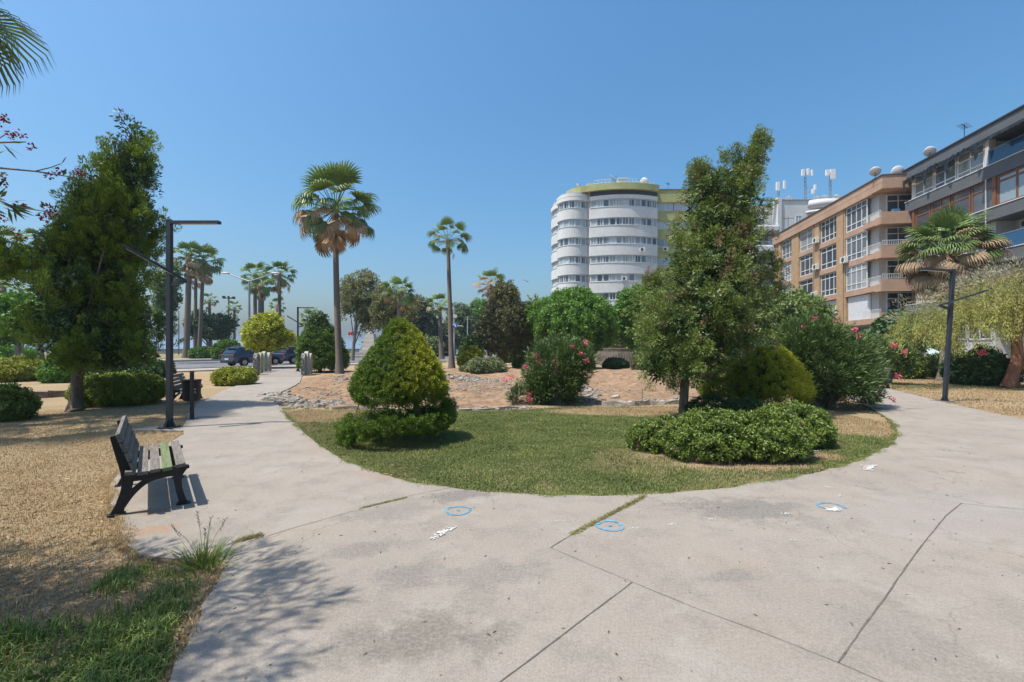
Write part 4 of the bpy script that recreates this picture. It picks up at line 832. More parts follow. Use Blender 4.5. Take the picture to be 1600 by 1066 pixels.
tree('broadleaf_tree','pale green tree reaching up in front of the tan apartment block',27,1225,[(1225,490,42,28),(1250,478,26,18),(1195,505,34,32),(1262,500,30,24),(1180,470,18,24)],leafmat('carob_leaf',(.05,.095,.03),(.13,.20,.06),(.18,.24,.09),.25,.5,.8),900,50,.15,.07,.42,.25,(.16,.1),up=.5)
tree('fig_tree','dark broad-leaved tree below the tan balconies',30,1395,[(1398,518,24,24),(1380,530,20,22),(1412,535,20,26)],leafmat('fig_leaf',(.03,.075,.03),(.08,.15,.055),None,.2,.5,.8),420,42,.2,.15,.45,.3,(.14,.09),nlimb=20)
# distant belt of park trees, each its own
gt='park trees behind the dug earth'
for i,(lb,bx,Y,bl,mt) in enumerate([('dark green tree behind the two-armed white street light',664,88,[(664,530,20,26),(650,540,14,16)],M_far),('green tree with flat top behind the blue banner post',722,92,[(722,505,22,30),(708,525,16,24),(740,520,14,24)],M_far),
  ('tallest tree of the far belt, left of the dark olive tree',752,96,[(748,495,18,28),(765,505,18,34),(735,500,12,22)],M_broad),('grey-green tree low behind the slender palm trunk',692,80,[(694,530,18,22),(680,545,14,14)],M_euc),
  ('dark tree filling the gap between the olive tree and the round tree',838,58,[(838,500,20,30),(850,530,18,20),(826,525,18,26)],M_far),('bushy low tree beyond the golden dome, above the red car',676,70,[(676,545,12,12),(660,548,12,10)],M_far),('tree in front of the ground floor of the round building',960,60,[(960,540,22,22),(940,545,16,18)],M_olive),
  ('tree in the street behind the cypress, low on the white block',1150,52,[(1150,480,40,50),(1190,500,30,40),(1110,500,30,40)],M_far)]):
    tree('park_tree',lb,Y,bx,bl,mt,480,40,.34,.18,.9,.5,(.25,.15),group=gt,nlimb=16)
# weeping tree on the right
def weeping():
    Y=18.2; x0=XA(1574,Y); t=thing('weeping_tree','weeping feathery yellow-green tree with leaning red-brown forked trunk at right','tree',(x0,Y,-.04))
    B=[(1565,458,66,42),(1505,478,46,30),(1458,490,34,30),(1610,445,60,42),(1545,452,46,26)]; b=[(XA(cx,Y)-x0,(k%3-1)*.5,ZA(cy,Y),rx/F*Y,rx/F*Y*.85,ry/F*Y) for k,(cx,cy,rx,ry) in enumerate(B)]
    P,D=lumpy(900,b,.55,.1,-.45); N=len(P); D2=np.stack([D[:,0]*.45,D[:,1]*.45,np.full(N,-.9)],1)
    D2+=RNG.normal(size=(N,3))*.12; L=.8+1.3*RNG.random(N); L=np.minimum(L,(P[:,2]-.8)*.85); L=np.maximum(L,.25)
    plumes('crown',P,D2,L,.10,85,.09,.016,M_weep,t,.35,1.0,.3,prof='flat')
    i=RNG.permutation(N)[:420]; plumes('arching_twigs',P[i]-[0,0,.05],D[i]*[1,1,.3]+[0,0,.55],.6,.16,22,.13,.012,leafmat('pale_twig',(.30,.29,.18),(.50,.47,.33),None,.1),t,.3,1.,.35,grav=.5)
    q=lambda px,py,dy=0:(XA(px,Y)-x0,dy,ZA(py,Y)); mb=MB(); mb.tube([(0,0,0),q(1580,590),q(1590,560),q(1588,530),q(1570,500),q(1556,470)],[.24,.21,.19,.16,.12,.05],12)
    mb.tube([q(1588,575),q(1604,556),q(1620,535),q(1640,490)],[.15,.13,.11,.05],10); mb.tube([q(1588,535),q(1606,505,.2),q(1612,460,.3)],[.12,.09,.04],9); mb.tube([(.1,0,.0),q(1586,596)],[.2,.13],9)
    limbs([q(1588,530),q(1570,500),q(1556,470),q(1530,440)],[.1,.09,.07,.03],[tuple(P[j]) for j in RNG.permutation(N)[:60]],.04,mb=mb,start=.1).build('trunk',bark_red,t)
weeping()
# bushes along the right-hand side
gr_='bushes below the apartment blocks'
for lb,l,r,top,bot,mt in (('dense dark green bush left of the weeping tree trunk',1484,1572,548,603,M_hedged),('loose yellow-green bush just beyond the right path bench',1385,1440,548,592,M_hedge),('pale rose bush below the white parasol, with few pink flowers',1432,1482,556,590,leafmat('rose_leaf',(.06,.09,.03),(.16,.20,.07),None,.25,.5,1)),
    ('low olive-green bush by the graffiti wall',985,1030,552,582,M_olive),('small dark bush at the foot of the graffiti wall',940,982,562,577,M_hedged),('dark green bush in shade below the tan block',1340,1392,530,582,M_ole),('scrubby grey-green bush right of the small pointed conifer',722,792,562,586,leafmat('scrub_leaf',(.06,.09,.04),(.17,.20,.10),None,.2,.6,1)),
    ('low green clump at the foot of the olive tree',800,832,560,574,M_hedge),('dark evergreen bush under the large shaggy palm',1440,1500,520,580,M_far)):
    t=dome('bush',lb,'bush',l,r,top,bot,mt,gr_ if l>930 else None,n=520 if r-l>60 else 300,nl=46,ll=.12,lw=.05,L=.3,Rr=.15,lump=.35,jit=.6)
    if 'rose' in lb or 'dense' in lb:
        Y=t.location.y; flowers(t,[(XA(a,Y)-t.location.x,-1.2 if 'dense' in lb else -.8,ZA(b_,Y)) for a,b_ in ([(1457,575),(1464,578),(1470,560),(1455,546),(1467,548)] if 'rose' in lb else [(1490,549),(1543,566)])],r=.12,s=.09)
# seafront hedges
for lb,l,r,top,bot in (('long clipped green hedge behind the first parked car',336,372,535,563),('clipped green hedge between the parked cars',430,462,537,563),('clipped green hedge far left across the street',300,330,545,560)):
    dome('seafront_hedge',lb,'hedge',l,r,top,bot,M_cone,'clipped hedges across the street',n=420,nl=40,ll=.28,lw=.12,L=.5,Rr=.3,flat=.6,dep=.6)
# ================================================================== STREET FURNITURE
dkm=simple('charcoal_metal',(.035,.043,.052),.45,.3,.4,.15,8,.05); blk=simple('black_cast_iron',(.018,.019,.021),.5,.2,.4,.3,12,.3,60)
def woodmat(name,a,b):
    m=NT(name); mp=m.n('ShaderNodeMapping'); mp.inputs['Scale'].default_value=(14,1.0,14); m.l(m.obj(),mp.inputs[0])
    n=m.noise(3.5,6,.7,mp.outputs[0]); c=m.mix(m.ramp(n,[(.32,0),(.7,1)]),a,b); c=m.mix(m.ramp(m.noise(26,3),[(.62,0),(.7,.6)]),c,(.07,.055,.045))
    m.pbr(c,.85,0,.2,m.bump(n,.7,.01)); return m.m
wd_g=woodmat('weathered_wood',(.09,.08,.07),(.235,.21,.185)); wd_v=woodmat('mossy_wood',(.09,.11,.055),(.175,.215,.11)); wd_d=woodmat('shade_tinted_wood',(.08,.072,.065),(.21,.195,.175))  # backrest wood: shade put into a darker copy of the weathered wood
def ribbon(mb,pts,wds,y0,y1,mi=0):
    """extruded stroke in the x-z plane"""
    L=[];Rr=[]; n=len(pts)
    for i,(x,z) in enumerate(pts):
        a=pts[max(i-1,0)]; b=pts[min(i+1,n-1)]; tx,tz=b[0]-a[0],b[1]-a[1]; l=math.hypot(tx,tz); nx_,nz=-tz/l,tx/l
        L.append((x+nx_*wds[i]/2,z+nz*wds[i]/2)); Rr.append((x-nx_*wds[i]/2,z-nz*wds[i]/2))
    vs=[(x,y0,z) for x,z in L]+[(x,y0,z) for x,z in Rr]+[(x,y1,z) for x,z in L]+[(x,y1,z) for x,z in Rr]; fs=[]
    for i in range(n-1):
        fs+=[(i,i+1,n+i+1,n+i),(2*n+i,3*n+i,3*n+i+1,2*n+i+1),(i,2*n+i,2*n+i+1,i+1),(n+i,n+i+1,3*n+i+1,3*n+i)]
    fs+=[(0,n,3*n,2*n),(n-1,3*n-1,4*n-1,2*n-1)]; mb.add(vs,fs,mi)
def bez(P,n=8):
    out=[]; P=[Vector((*p,0)) for p in P]
    for i in range(len(P)-1):
        p0=P[max(i-1,0)];p1=P[i];p2=P[i+1];p3=P[min(i+2,len(P)-1)]
        for k in range(n):
            t=k/n; q=.5*((2*p1)+(-p0+p2)*t+(2*p0-5*p1+4*p2-p3)*t*t+(-p0+3*p1-3*p2+p3)*t**3); out.append((q.x,q.y))
    out.append((P[-1].x,P[-1].y)); return out
def strokes(mb,P,W,y0,y1):
    q=bez(P); ww=np.interp(np.linspace(0,len(P)-1,len(q)),range(len(P)),W); ribbon(mb,q,ww,y0,y1)
def make_bench(label):
    t=thing('park_bench',label,'bench',(0,0,0),0,'park benches beside the paths')
    for y in (-.60,.60):
        mb=MB(); a,b=y-.028,y+.028
        strokes(mb,[(-.03,0),(.0,.10),(.045,.25),(.05,.40),(.0,.58),(-.055,.78)],[.11,.075,.085,.10,.075,.05],a,b)
        strokes(mb,[(.015,.08),(.09,.20),(.20,.295),(.33,.33),(.45,.335)],[.05,.055,.05,.05,.06],a+.004,b-.004)
        strokes(mb,[(.50,.385),(.455,.30),(.46,.18),(.485,.07),(.50,0)],[.075,.07,.06,.06,.085],a+.002,b-.002)
        strokes(mb,[(.02,.37),(.15,.345),(.30,.36),(.42,.375),(.55,.385)],[.09,.07,.06,.06,.03],a-.003,b+.003)
        mb.box(-.10,.04,y-.04,y+.04,0,.018); mb.box(.44,.56,y-.04,y+.04,0,.018); mb.build('leg_frame',blk,t,.004)
    mb=MB()
    for i,(x,z,tilt) in enumerate(((.075,.400,-3),(.17,.392,1),(.268,.394,4),(.366,.402,6),(.475,.413,5))):
        y=(.74+(.02 if i%2 else -.01)); M=Matrix.Translation((x,0,z))@Matrix.Rotation(R(-tilt),4,'Y'); mb.box(-.041,.041,-y,y,0,.034,1 if i==3 else 0,M)
        for yy in (-.6,.6): mb.lathe([(.0,.0365),(.009,.036),(.009,.033)],8,(x,yy,z),2)
    mb.build('seat',[wd_g,wd_v,blk],t,.004)
    mb=MB()
    for i,(x,z) in enumerate(((.055,.475),(.022,.572),(-.012,.668),(-.045,.765))):
        M=Matrix.Translation((x+.022,0,z))@Matrix.Rotation(R(-19),4,'Y'); mb.box(-.0,.036,-.75,.75,-.042,.042,0,M)
    mb.build('backrest',wd_d,t,.004); return t
near_bench=make_bench('weathered grey slatted bench with one green slat, nearest, at left of the path')
near_bench.location=(-4.21,4.93,.0); near_bench.rotation_euler=(0,0,R(38.5))
x,y=G(261,631); dup(near_bench,(x-.12,y+.55,0),R(24),None,'slatted bench in shade just behind the litter bin')
x,y=G(1379,605); dup(near_bench,(x-.25,y+.0,0),R(176),None,'slatted bench at the far bend of the right path, beside the oleander')
dup(near_bench,(12.98,10.62,.0),R(120),None,'bench mostly outside the right frame edge, only a foot showing')
# lamps
def make_lamp(label,H=4.2,sx=1,A=(.34,-.02,2.98),Bv=(-.50,-.52,3.58)):
    A=Vector(A); Bv=Vector(Bv)
    t=thing('lamp_post',label,'lamp post',(0,0,0),0,'angled modern lamp posts in the park')
    mb=MB(); mb.box(-.046,.046,-.046,.046,0,H); mb.build('pole',dkm,t,.004)
    mb=MB(); mb.box(-.15,.15,-.15,.15,0,.016)
    for a in range(4):
        M=Matrix.Rotation(a*math.pi/2,4,'Z'); mb.add([M@Vector(v) for v in ((.046,-.006,.016),(.13,-.006,.016),(.046,-.006,.20),(.046,.006,.016),(.13,.006,.016),(.046,.006,.20))],[(0,1,2),(3,5,4),(0,3,4,1),(1,4,5,2),(0,2,5,3)])
        mb.lathe([(.0,.03),(.013,.03),(.013,.016)],6,tuple(M@Vector((.12,.12,0))))
    mb.build('base_plate',dkm,t)
    mb=MB(); mb.box(*sorted((sx*.046,sx*1.02)),-.055,.055,H-.07,H-.01); mb.box(-.05,.05,-.05,.05,H,H+.015); a=mb.build('upper_arm',dkm,t,.004)
    mb=MB(); mb.box(*sorted((sx*.22,sx*.98)),-.035,.035,H-.078,H-.071); mb.build('light_panel',simple('led_panel',(.55,.55,.52),.4),a)
    mb=MB(); mb.beam(A,Bv,.11,.05); lo=mb.build('lower_arm',dkm,t,.004)
    d=(Bv-A).normalized(); mb=MB(); mb.beam(A+d*.25+Vector((0,0,-.031)),Bv-d*.05+Vector((0,0,-.031)),.07,.006); mb.build('light_panel',simple('led_panel_low',(.55,.55,.52),.4),lo)
    mb=MB(); mb.beam((0,0,A.z-.1),A+Vector((.0,0,-.01)),.07,.06); mb.build('strut',dkm,t); return t
l0=make_lamp('dark square lamp post with two angled arms beside the nearest bench'); x,y=G(265,668); l0.location=(x,y,0)
x,y=G(1476,627); l1=make_lamp('grey lamp post on the dry lawn right of the curved path',3.95,-1,(-.33,.0,2.86),(.62,-.44,3.32)); l1.location=(x,y,0); l1.rotation_euler=(0,R(3.6),0)
x=XA(465.5,29.7); dup(l0,(x,29.7,0),R(8),None,'distant lamp post beside the green cone-shaped conifer')
x,y=G(262,668.5)
b=MB(); b.prism([(x-.62,y-.2),(x+.5,y-.28),(x+.55,y+.16),(x-.5,y+.2)],-.1,-.006); f=b.build('footing',concrete,None); f.parent=l0; f.location=(-l0.location.x,-l0.location.y,0)
x,y=G(1476,627); b=MB(); b.prism([(-.25,-.25),(.35,-.3),(.32,.25),(-.25,.22)],-.1,.004); b.build('footing',concrete,l1)
# bin
x,y=G(300,655); t=thing('litter_bin','black round litter bin on a post beside the left path','litter bin',(x,y,0))
b=MB(); b.box(-.032,.032,-.032,.032,0,1.08,0); b.box(-.09,.09,-.09,.09,0,.012); b.build('post',blk,t,.004)
b=MB(); b.lathe([(.0,.40),(.155,.40),(.17,.42),(.185,.86),(.20,.865),(.20,.88),(.17,.88),(.165,.44),(0,.43)],24,(-.135,.185,0)); b.build('bucket',blk,t)
b=MB()
for sx in (-.150,.150):
    for z in (.60,.67): b.box(sx-.157,sx-.113,.055,.065,z-.018,z+.018)
b.build('sticker',simple('pale_sticker',(.5,.55,.6),.5),t)
# double-arm street light, floodlight mast, curved twin lights, banner post
def dbl():
    Y=47; x=XA(389.5,Y); t=thing('street_light','grey double-armed street light beyond the parked cars','street light',(x,Y,0)); st=simple('galvanised_steel',(.30,.31,.31),.5,.4)
    z=ZA(439,Y); b=MB(); b.tube([(0,0,0),(0,0,z)],[.16,.09],10); b.build('pole',st,t)
    for e,(px,py) in enumerate(((349,427),(434,427))):
        X=XA(px,Y)-x; Z=ZA(py,Y); b=MB(); b.tube([(0,0,z-.05),(X*.45,0,z+(Z-z)*.45),(X*.82,0,Z-.05)],[.07,.055,.045],8); a=b.build('arm',st,t)
        b=MB(); s=1 if X>0 else -1; b.lathe([(0,-.09),(.16,-.07),(.24,0),(.18,.09),(0,.13)],12,(0,0,0)); h=b.build('lamp_head',simple('lamp_head_white',(.7,.7,.68),.4),a); h.location=(X*.92,0,Z); h.scale=(1.9,1,.8)
dbl()
def mast():
    Y=105; x=XA(357.5,Y); t=thing('floodlight_mast','tall floodlight mast on the seafront beside a small palm','floodlight mast',(x,Y,0)); z=ZA(464,Y); b=MB(); b.tube([(0,0,0),(0,0,z)],[.25,.14],8); b.build('pole',dkm,t)
    b=MB(); b.lathe([(.3,-.1),(1.0,-.05),(1.0,.05),(.3,.1),(.3,-.1)],12,(0,0,z-.3)); b.build('ring',dkm,t)
    for k in range(6):
        a=k*1.047; b=MB(); b.box(-.3,.3,-.2,.2,-.22,.22); o=b.build('floodlight',dkm,t,.03); o.location=(1.1*math.cos(a),1.1*math.sin(a),z-.15); o.rotation_euler=(.4,0,a)
mast()
def curved():
    Y=82; x=XA(674,Y); t=thing('curved_street_light','white twin curved street light under the far trees','street light',(x,Y,0)); m=simple('white_metal',(.62,.62,.6),.5); z=ZA(530,Y)
    for s in (-1,1):
        X0=.35*s; b=MB(); b.tube([(X0,0,0),(X0,0,z),(X0+s*.5,0,z+1.0),(X0+s*1.9,0,z+2.1),(X0+s*4.3,0,z+2.35)],[.12,.10,.09,.08,.06],8); a=b.build('curved_arm',m,t); b=MB(); b.box(-.55,.55,-.17,.17,-.06,.06); h=b.build('lamp_head',m,a,.03); h.location=(X0+s*4.7,0,z+2.36)
    b=MB(); b.beam((-2.2,0,z+1.85),(2.2,0,z+1.85),.08,.08); b.build('cross_tie',m,t)
curved()
def banner(px,Y,top,label,flag=True,grey=.45):
    x=XA(px,Y); t=thing('banner_post' if flag else 'plain_pole',label,'post',(x,Y,0)); m=simple('pole_paint',(grey,grey,grey*1.02),.5); b=MB(); b.tube([(0,0,0),(0,0,ZA(top,Y))],[.09,.06],8); b.build('pole',m,t)
    if flag:
        b=MB(); w_=10/F*Y; b.box(-w_/2-.0,w_/2-.0,-.16,-.12,ZA(512,Y),ZA(504,Y)); o=b.build('banner',simple('blue_banner',(.02,.16,.50),.6),t,.01)
        b=MB(); zc=ZA(508,Y); b.beam((-.25,-.165,zc-.25),(0,-.165,zc+.25),.02,.14,up=(1,0,0)); b.beam((.25,-.165,zc-.25),(0,-.165,zc+.25),.02,.14,up=(1,0,0)); b.build('emblem',simple('white_ink',(.8,.8,.8),.6),o)
        b=MB(); b.box(-.1,.35,-.1,.1,ZA(497,Y),ZA(492,Y)); b.build('signal_box',simple('signal_grey',(.6,.6,.6),.5),t,.02)
banner(709.5,58,472,'pale post with a blue banner beside the slender palm'); banner(730.5,70,495,'thin grey pole between the blue banner post and the olive tree',False,.4); banner(279.5,85,486,'thin dark pole on the seafront left of the palm pair',False,.08)
# monument and flag
def monument():
    Y=86; x=XA(579,Y); t=thing('monument','pale stone tapered monument across the street behind the palm trunk','monument',(x,Y,0)); m=simple('pale_stone',(.42,.385,.335),.85,0,.2,.1,1.2); s=Y/F
    b=MB(); b.box(-2.2,2.2,-2.2,2.2,0,.5); b.box(-1.6,1.6,-1.6,1.6,.5,1.0); b.build('plinth',m,t)
    b=MB(); b.box(-1.25,1.25,-1.25,1.25,1.0,ZA(522,Y),0,None,.62); b.box(-.45,.45,-.45,.45,ZA(522,Y)+.003,ZA(516,Y),0,None,.5)
    for k in range(1,4): b.box(-1.27+.12*k,1.27-.12*k,-1.28+.12*k,-1.2+.1*k,1.0+k*.7,1.02+k*.7,1)
    b.build('shaft',[m,simple('stone_joint',(.3,.27,.24),.9)],t)
monument()
def flag():
    Y=92; x=XA(544,Y); t=thing('flag_pole','small red flag on a pole near the stone monument','flag',(x,Y,0)); b=MB(); b.tube([(0,0,0),(0,0,ZA(514,Y))],.05,6); b.build('pole',simple('flagpole_white',(.6,.6,.6)),t)
    b=MB(); n=8; vs=[];z1=ZA(519,Y);z0=ZA(528,Y)
    for i in range(n+1): vs+=[(.05+i*.13,.1*math.sin(i*1.1),z0+.5),(.05+i*.13,.1*math.sin(i*1.1),z1)]
    b.add(vs,[(2*i,2*i+2,2*i+3,2*i+1) for i in range(n)]); o=b.build('cloth',simple('flag_red',(.6,.02,.02),.8),t); mo=o.modifiers.new('s','SOLIDIFY'); mo.thickness=.01
flag()
# sculpted surf-board shaped bollards either side of the paved crossing
def slabpost(loc,H,W,D,mat,label,rz):
    t=thing('rounded_stone_slab',label,'entrance slab',loc,rz,'painted stone slabs at the path entrance'); b=MB(); pr=[]
    for k in range(13):
        f=k/12; z=H*f; wd=W/2*(.72+.28*math.sin(min(f*1.7,1.57))) if f<.72 else W/2*math.sqrt(max(0.02,1-((f-.72)/.285)**2)); pr.append((wd,z))
    poly=[(w_,z) for w_,z in pr]+[(-w_,z) for w_,z in pr[::-1]]; n=len(poly); M=Matrix(((0,0,1,0),(1,0,0,0),(0,1,0,0),(0,0,0,1)))
    b.prism(poly,-D/2,D/2,0,M); b.build('slab',mat,t,.03); return t
def mottled(n,a,b_,sc=7): 
    m=NT(n); m.pbr(m.mix(m.ramp(m.noise(sc,5,.75),[(.4,0),(.6,1)]),a,b_),.85,0,.2,m.bump(m.noise(14,4),.6,.03)); return m.m
for nm,px,py,top,W,mt in (('dark mottled stone slab, first of the left row at the path entrance',401,586,552,.62,mottled('dark_slab',(.05,.05,.05),(.34,.34,.33))),('yellow stone slab, second of the left row at the path entrance',407,583,551,.5,mottled('yellow_slab',(.32,.27,.13),(.38,.35,.21))),
    ('tall pale green stone slab, third of the left row at the path entrance',413,581,549,.62,mottled('green_slab',(.24,.30,.255),(.33,.375,.33))),('cream stone slab, last of the left row at the path entrance',420,580,551,.55,mottled('cream_slab',(.36,.32,.225),(.42,.39,.30))),
    ('black and grey stone slab, first of the right row at the path entrance',475,586,552,.62,mottled('dark_slab2',(.05,.05,.05),(.38,.38,.36))),('white stone slab in the middle of the right row at the path entrance',479.5,585,549,.55,mottled('white_slab',(.34,.33,.30),(.43,.42,.39))),
    ('pale pink stone slab, last of the right row at the path entrance',484.5,584,552,.5,mottled('pink_slab',(.36,.30,.255),(.40,.35,.30)))):
    Y=F*EYE/(py-541.0); slabpost((XA(px,Y),Y,-.05),ZA(top,Y)+.05,W,.20,mt,nm,R(12))
# low stone edges, kerb stones and rubble
stone_m=mottled('rubble_stone',(.15,.13,.105),(.34,.30,.25),5); stone_g=mottled('grey_slab_stone',(.17,.15,.13),(.37,.335,.285),5)
def rock(mb,c,s,seed,flat=.5,mi=0):
    rg=random.Random(seed); n=rg.randint(5,7); a0=rg.random()*6; bot=[];top=[];M=Matrix.Translation(c)@Matrix.Rotation(rg.uniform(-.3,.3),4,'X')@Matrix.Rotation(rg.uniform(-.3,.3),4,'Y')
    for k in range(n):
        a=a0+6.283*k/n; r=s*rg.uniform(.7,1.15); bot.append(M@Vector((r*math.cos(a),r*math.sin(a)*.75,-s*flat*.6))); r*=rg.uniform(.65,.95); top.append(M@Vector((r*math.cos(a),r*math.sin(a)*.75,s*flat*rg.uniform(.5,.8))))
    mb.add(bot+top,[tuple(range(n))[::-1],tuple(range(n,2*n))]+[(k,(k+1)%n,n+(k+1)%n,n+k) for k in range(n)],mi)
def rubble(label,pts,n,s0,s1,wd,name='rubble',dens=1):
    mb=MB(); Q=GP(pts)
    for i in range(n):
        k=random.random()*(len(Q)-1); j=int(k); f=k-j; x=Q[j][0]+(Q[j+1][0]-Q[j][0])*f+random.gauss(0,wd); y=Q[j][1]+(Q[j+1][1]-Q[j][1])*f+random.gauss(0,wd); s=random.uniform(s0,s1)*random.random()**.6+s0*.4
        z=float(gheight(np.array([[x,y]]))[0]); rock(mb,(x,y,max(z,-.03)+s*.15),s,i*7+n,.45,int(random.random()<.35))
    setp(mb.build(name,[stone_m,stone_g],None),label,'rubble',kind='stuff')
rubble('broken grey paving rubble along the left edge of the dug earth',[(422,612),(434,622),(452,626),(478,634),(510,630)],240,.05,.20,.28)
rubble('heap of broken concrete behind the round oleander',[(850,612),(900,605),(935,622),(905,628)],110,.05,.22,.3)
rubble('broken stones heaped along the edging right of the round oleander',[(948,630),(990,628),(1060,626)],150,.04,.14,.16)
rubble('broken stones along the edging behind the clipped juniper',[(690,640),(760,638),(826,636)],70,.03,.11,.12)
rubble('small stones scattered over the dug red earth',[(500,610),(600,625),(740,615),(800,605),(700,595),(620,590),(560,592)],1500,.02,.08,.9)
rubble('small stones scattered over the earth right of the round oleander',[(900,600),(960,612),(1040,620),(1100,610),(1000,590),(920,590)],520,.02,.06,.8)
rubble('pale broken rubble in front of the scrubby bushes',[(705,592),(740,594),(790,597)],170,.05,.16,.35)
rubble('pale litter and stones at the foot of the tall palm',[(540,590),(560,598),(530,600)],60,.05,.15,.3)
ORD=['leftmost','second from left','third from left','fourth from left','fifth from left','sixth from left']
def kerbrow(label,pts,h,wd,L,mat,name='kerb_stone',group=None,j=.03):
    Q=GP(pts); acc=[]; 
    for a,b_ in zip(Q[:-1],Q[1:]):
        a=Vector((*a,0)); b_=Vector((*b_,0)); k=max(1,int((b_-a).length/L)); 
        for i in range(k): acc.append((a.lerp(b_,i/k),a.lerp(b_,(i+1)/k-.02)))
    for i,(a,b_) in enumerate(acc):
        c=(a+b_)/2; d=b_-a; o=thing(name,('rightmost' if i==len(acc)-1 else ORD[i])+' '+label,'kerb stone',(c.x,c.y,-.04),math.atan2(d.y,d.x)+random.uniform(-j,j),group); mb=MB(); hh=h*random.uniform(.75,1.15); M=Matrix.Rotation(random.uniform(-.06,.06),4,'X'); k_=3; xs_=[-d.length/2+d.length*q/k_ for q in range(k_+1)]; vs=[]; jj=lambda a:random.uniform(-a,a)
        for x_ in xs_:
            h2=hh*random.uniform(.65,1.15); vs+=[M@Vector((x_+jj(.02),-wd/2+jj(.03),0)),M@Vector((x_+jj(.02),wd/2+jj(.03),0)),M@Vector((x_+jj(.02),wd/2*.85+jj(.03),h2+jj(.02))),M@Vector((x_+jj(.02),-wd/2*.85+jj(.03),h2+jj(.02)))]
        fs=[(0,1,2,3),(4*k_+3,4*k_+2,4*k_+1,4*k_)]
        for q in range(k_):
            for e in range(4): fs.append((4*q+e,4*q+4+e,4*q+4+(e+1)%4,4*q+(e+1)%4))
        mb.add(vs,fs); mb.build('stone',mat,o,.008)
kerbrow('broken edging stone behind the lawn, right of the round oleander',[(940,632),(990,632),(1062,629)],.14,.12,.5,stone_g,'edging_stone','stones of the edging right of the round oleander')
kerbrow('half-buried edging stone behind the lawn, left of the round oleander',[(520,637),(640,640),(740,640),(822,636)],.09,.12,.8,stone_m,'edging_stone','stones of the edging behind the clipped juniper')
kerbrow('brown stone of the low retaining edge near the juniper trunk',[(40,622),(75,620),(110,618)],.26,.16,.6,mottled('brown_edge_stone',(.12,.08,.055),(.26,.20,.15),4),'edging_stone','stones of the low retaining edge left of the juniper')
rubble('loose stones lying on the low retaining edge at left',[(30,612),(60,616),(110,614)],50,.04,.12,.15)
b=MB(); x,y=G(1003,630); t=thing('wooden_stake','thin pale stake standing in the earth left of the cypress','stake',(x,y,0)); b.tube([(0,0,0),(.01,0,.42)],[.012,.010],6); b.build('rod',wd_g,t)
# graffiti wall, kiosk, terrace things
def wall(label,p0,p1,h,th,mat,cap=None,name='garden_wall'):
    a=Vector((*p0,0)); d=Vector((*p1,0))-a; t=thing(name,label,'wall',(a.x,a.y,-.05),math.atan2(d.y,d.x)); b=MB(); b.box(0,d.length,-th/2,th/2,0,h); b.build('wall_body',mat,t,.01)
    if cap: b=MB(); b.box(-.03,d.length+.03,-th/2-.04,th/2+.04,h+.002,h+.07); b.build('coping',cap,t,.01)
    return t,d.length
gm=mottled('painted_grey_wall',(.25,.24,.23),(.40,.37,.34),2); wt,wl_=wall('low grey wall with faded reddish and black scrawls behind the round tree',(XA(925,40.5),40.5),(XA(1000,40.5),40.5),1.45,.25,gm,conc2)
gp=simple('black_spray',(.04,.04,.045),.8); rp_=simple('faded_red_spray',(.33,.16,.13),.8); b=MB(); b2=MB()
for i in range(14):
    x0=.6+i*.24; z0=.35+.25*random.random(); pts=[(x0,-.131,z0),(x0+.08,-.131,z0+.55),(x0+.16,-.131,z0+.1)] if i%2 else [(x0,-.131,z0+.5),(x0+.13,-.131,z0+.3),(x0,-.131,z0+.05)]
    (b if i>5 else b2).tube(pts,.018,4)
b.build('scrawl',gp,wt); b2.build('scrawl',rp_,wt)
wall('low pale wall of the terrace in front of the white parasol',(XA(1425,27),27),(XA(1476,27),27),.55,.3,conc2,None,'terrace_wall')
wall('low pale seafront wall at far left across the street',(-95,100),(-30,112),1.0,.4,simple('brownish_wall',(.30,.24,.20),.9),conc2,'seafront_wall')
def parasol(label,px,Y,top,hw,mat,z0py):
    x=XA(px,Y); t=thing('parasol',label,'parasol',(x,Y,0)); zt=ZA(top,Y); ze=ZA(z0py,Y); b=MB(); n=8; r=hw/F*Y; vs=[(0,0,zt)]
    for k in range(n): a=6.283*(k+.5)/n; vs.append((r*math.cos(a),r*math.sin(a),ze))
    for k in range(n): a=6.283*(k+.5)/n; vs.append((r*math.cos(a),r*math.sin(a),ze-.2))
    b.add(vs,[(0,1+k,1+(k+1)%n) for k in range(n)]+[(1+k,9+k,9+(k+1)%n,1+(k+1)%n) for k in range(n)]); o=b.build('canopy',mat,t); s=o.modifiers.new('s','SOLIDIFY'); s.thickness=.01
    b=MB(); b.tube([(0,0,0),(0,0,zt)],.025,8); b.build('pole',simple('parasol_pole',(.5,.5,.5)),t)
parasol('white parasol canopy on the terrace right of the bench',1428,30,545,26,simple('white_canvas',(.78,.80,.82),.8),556)
parasol('white and blue parasol beside the first on the terrace',1452,30.5,543,24,simple('blue_canvas',(.40,.55,.68),.8),555)
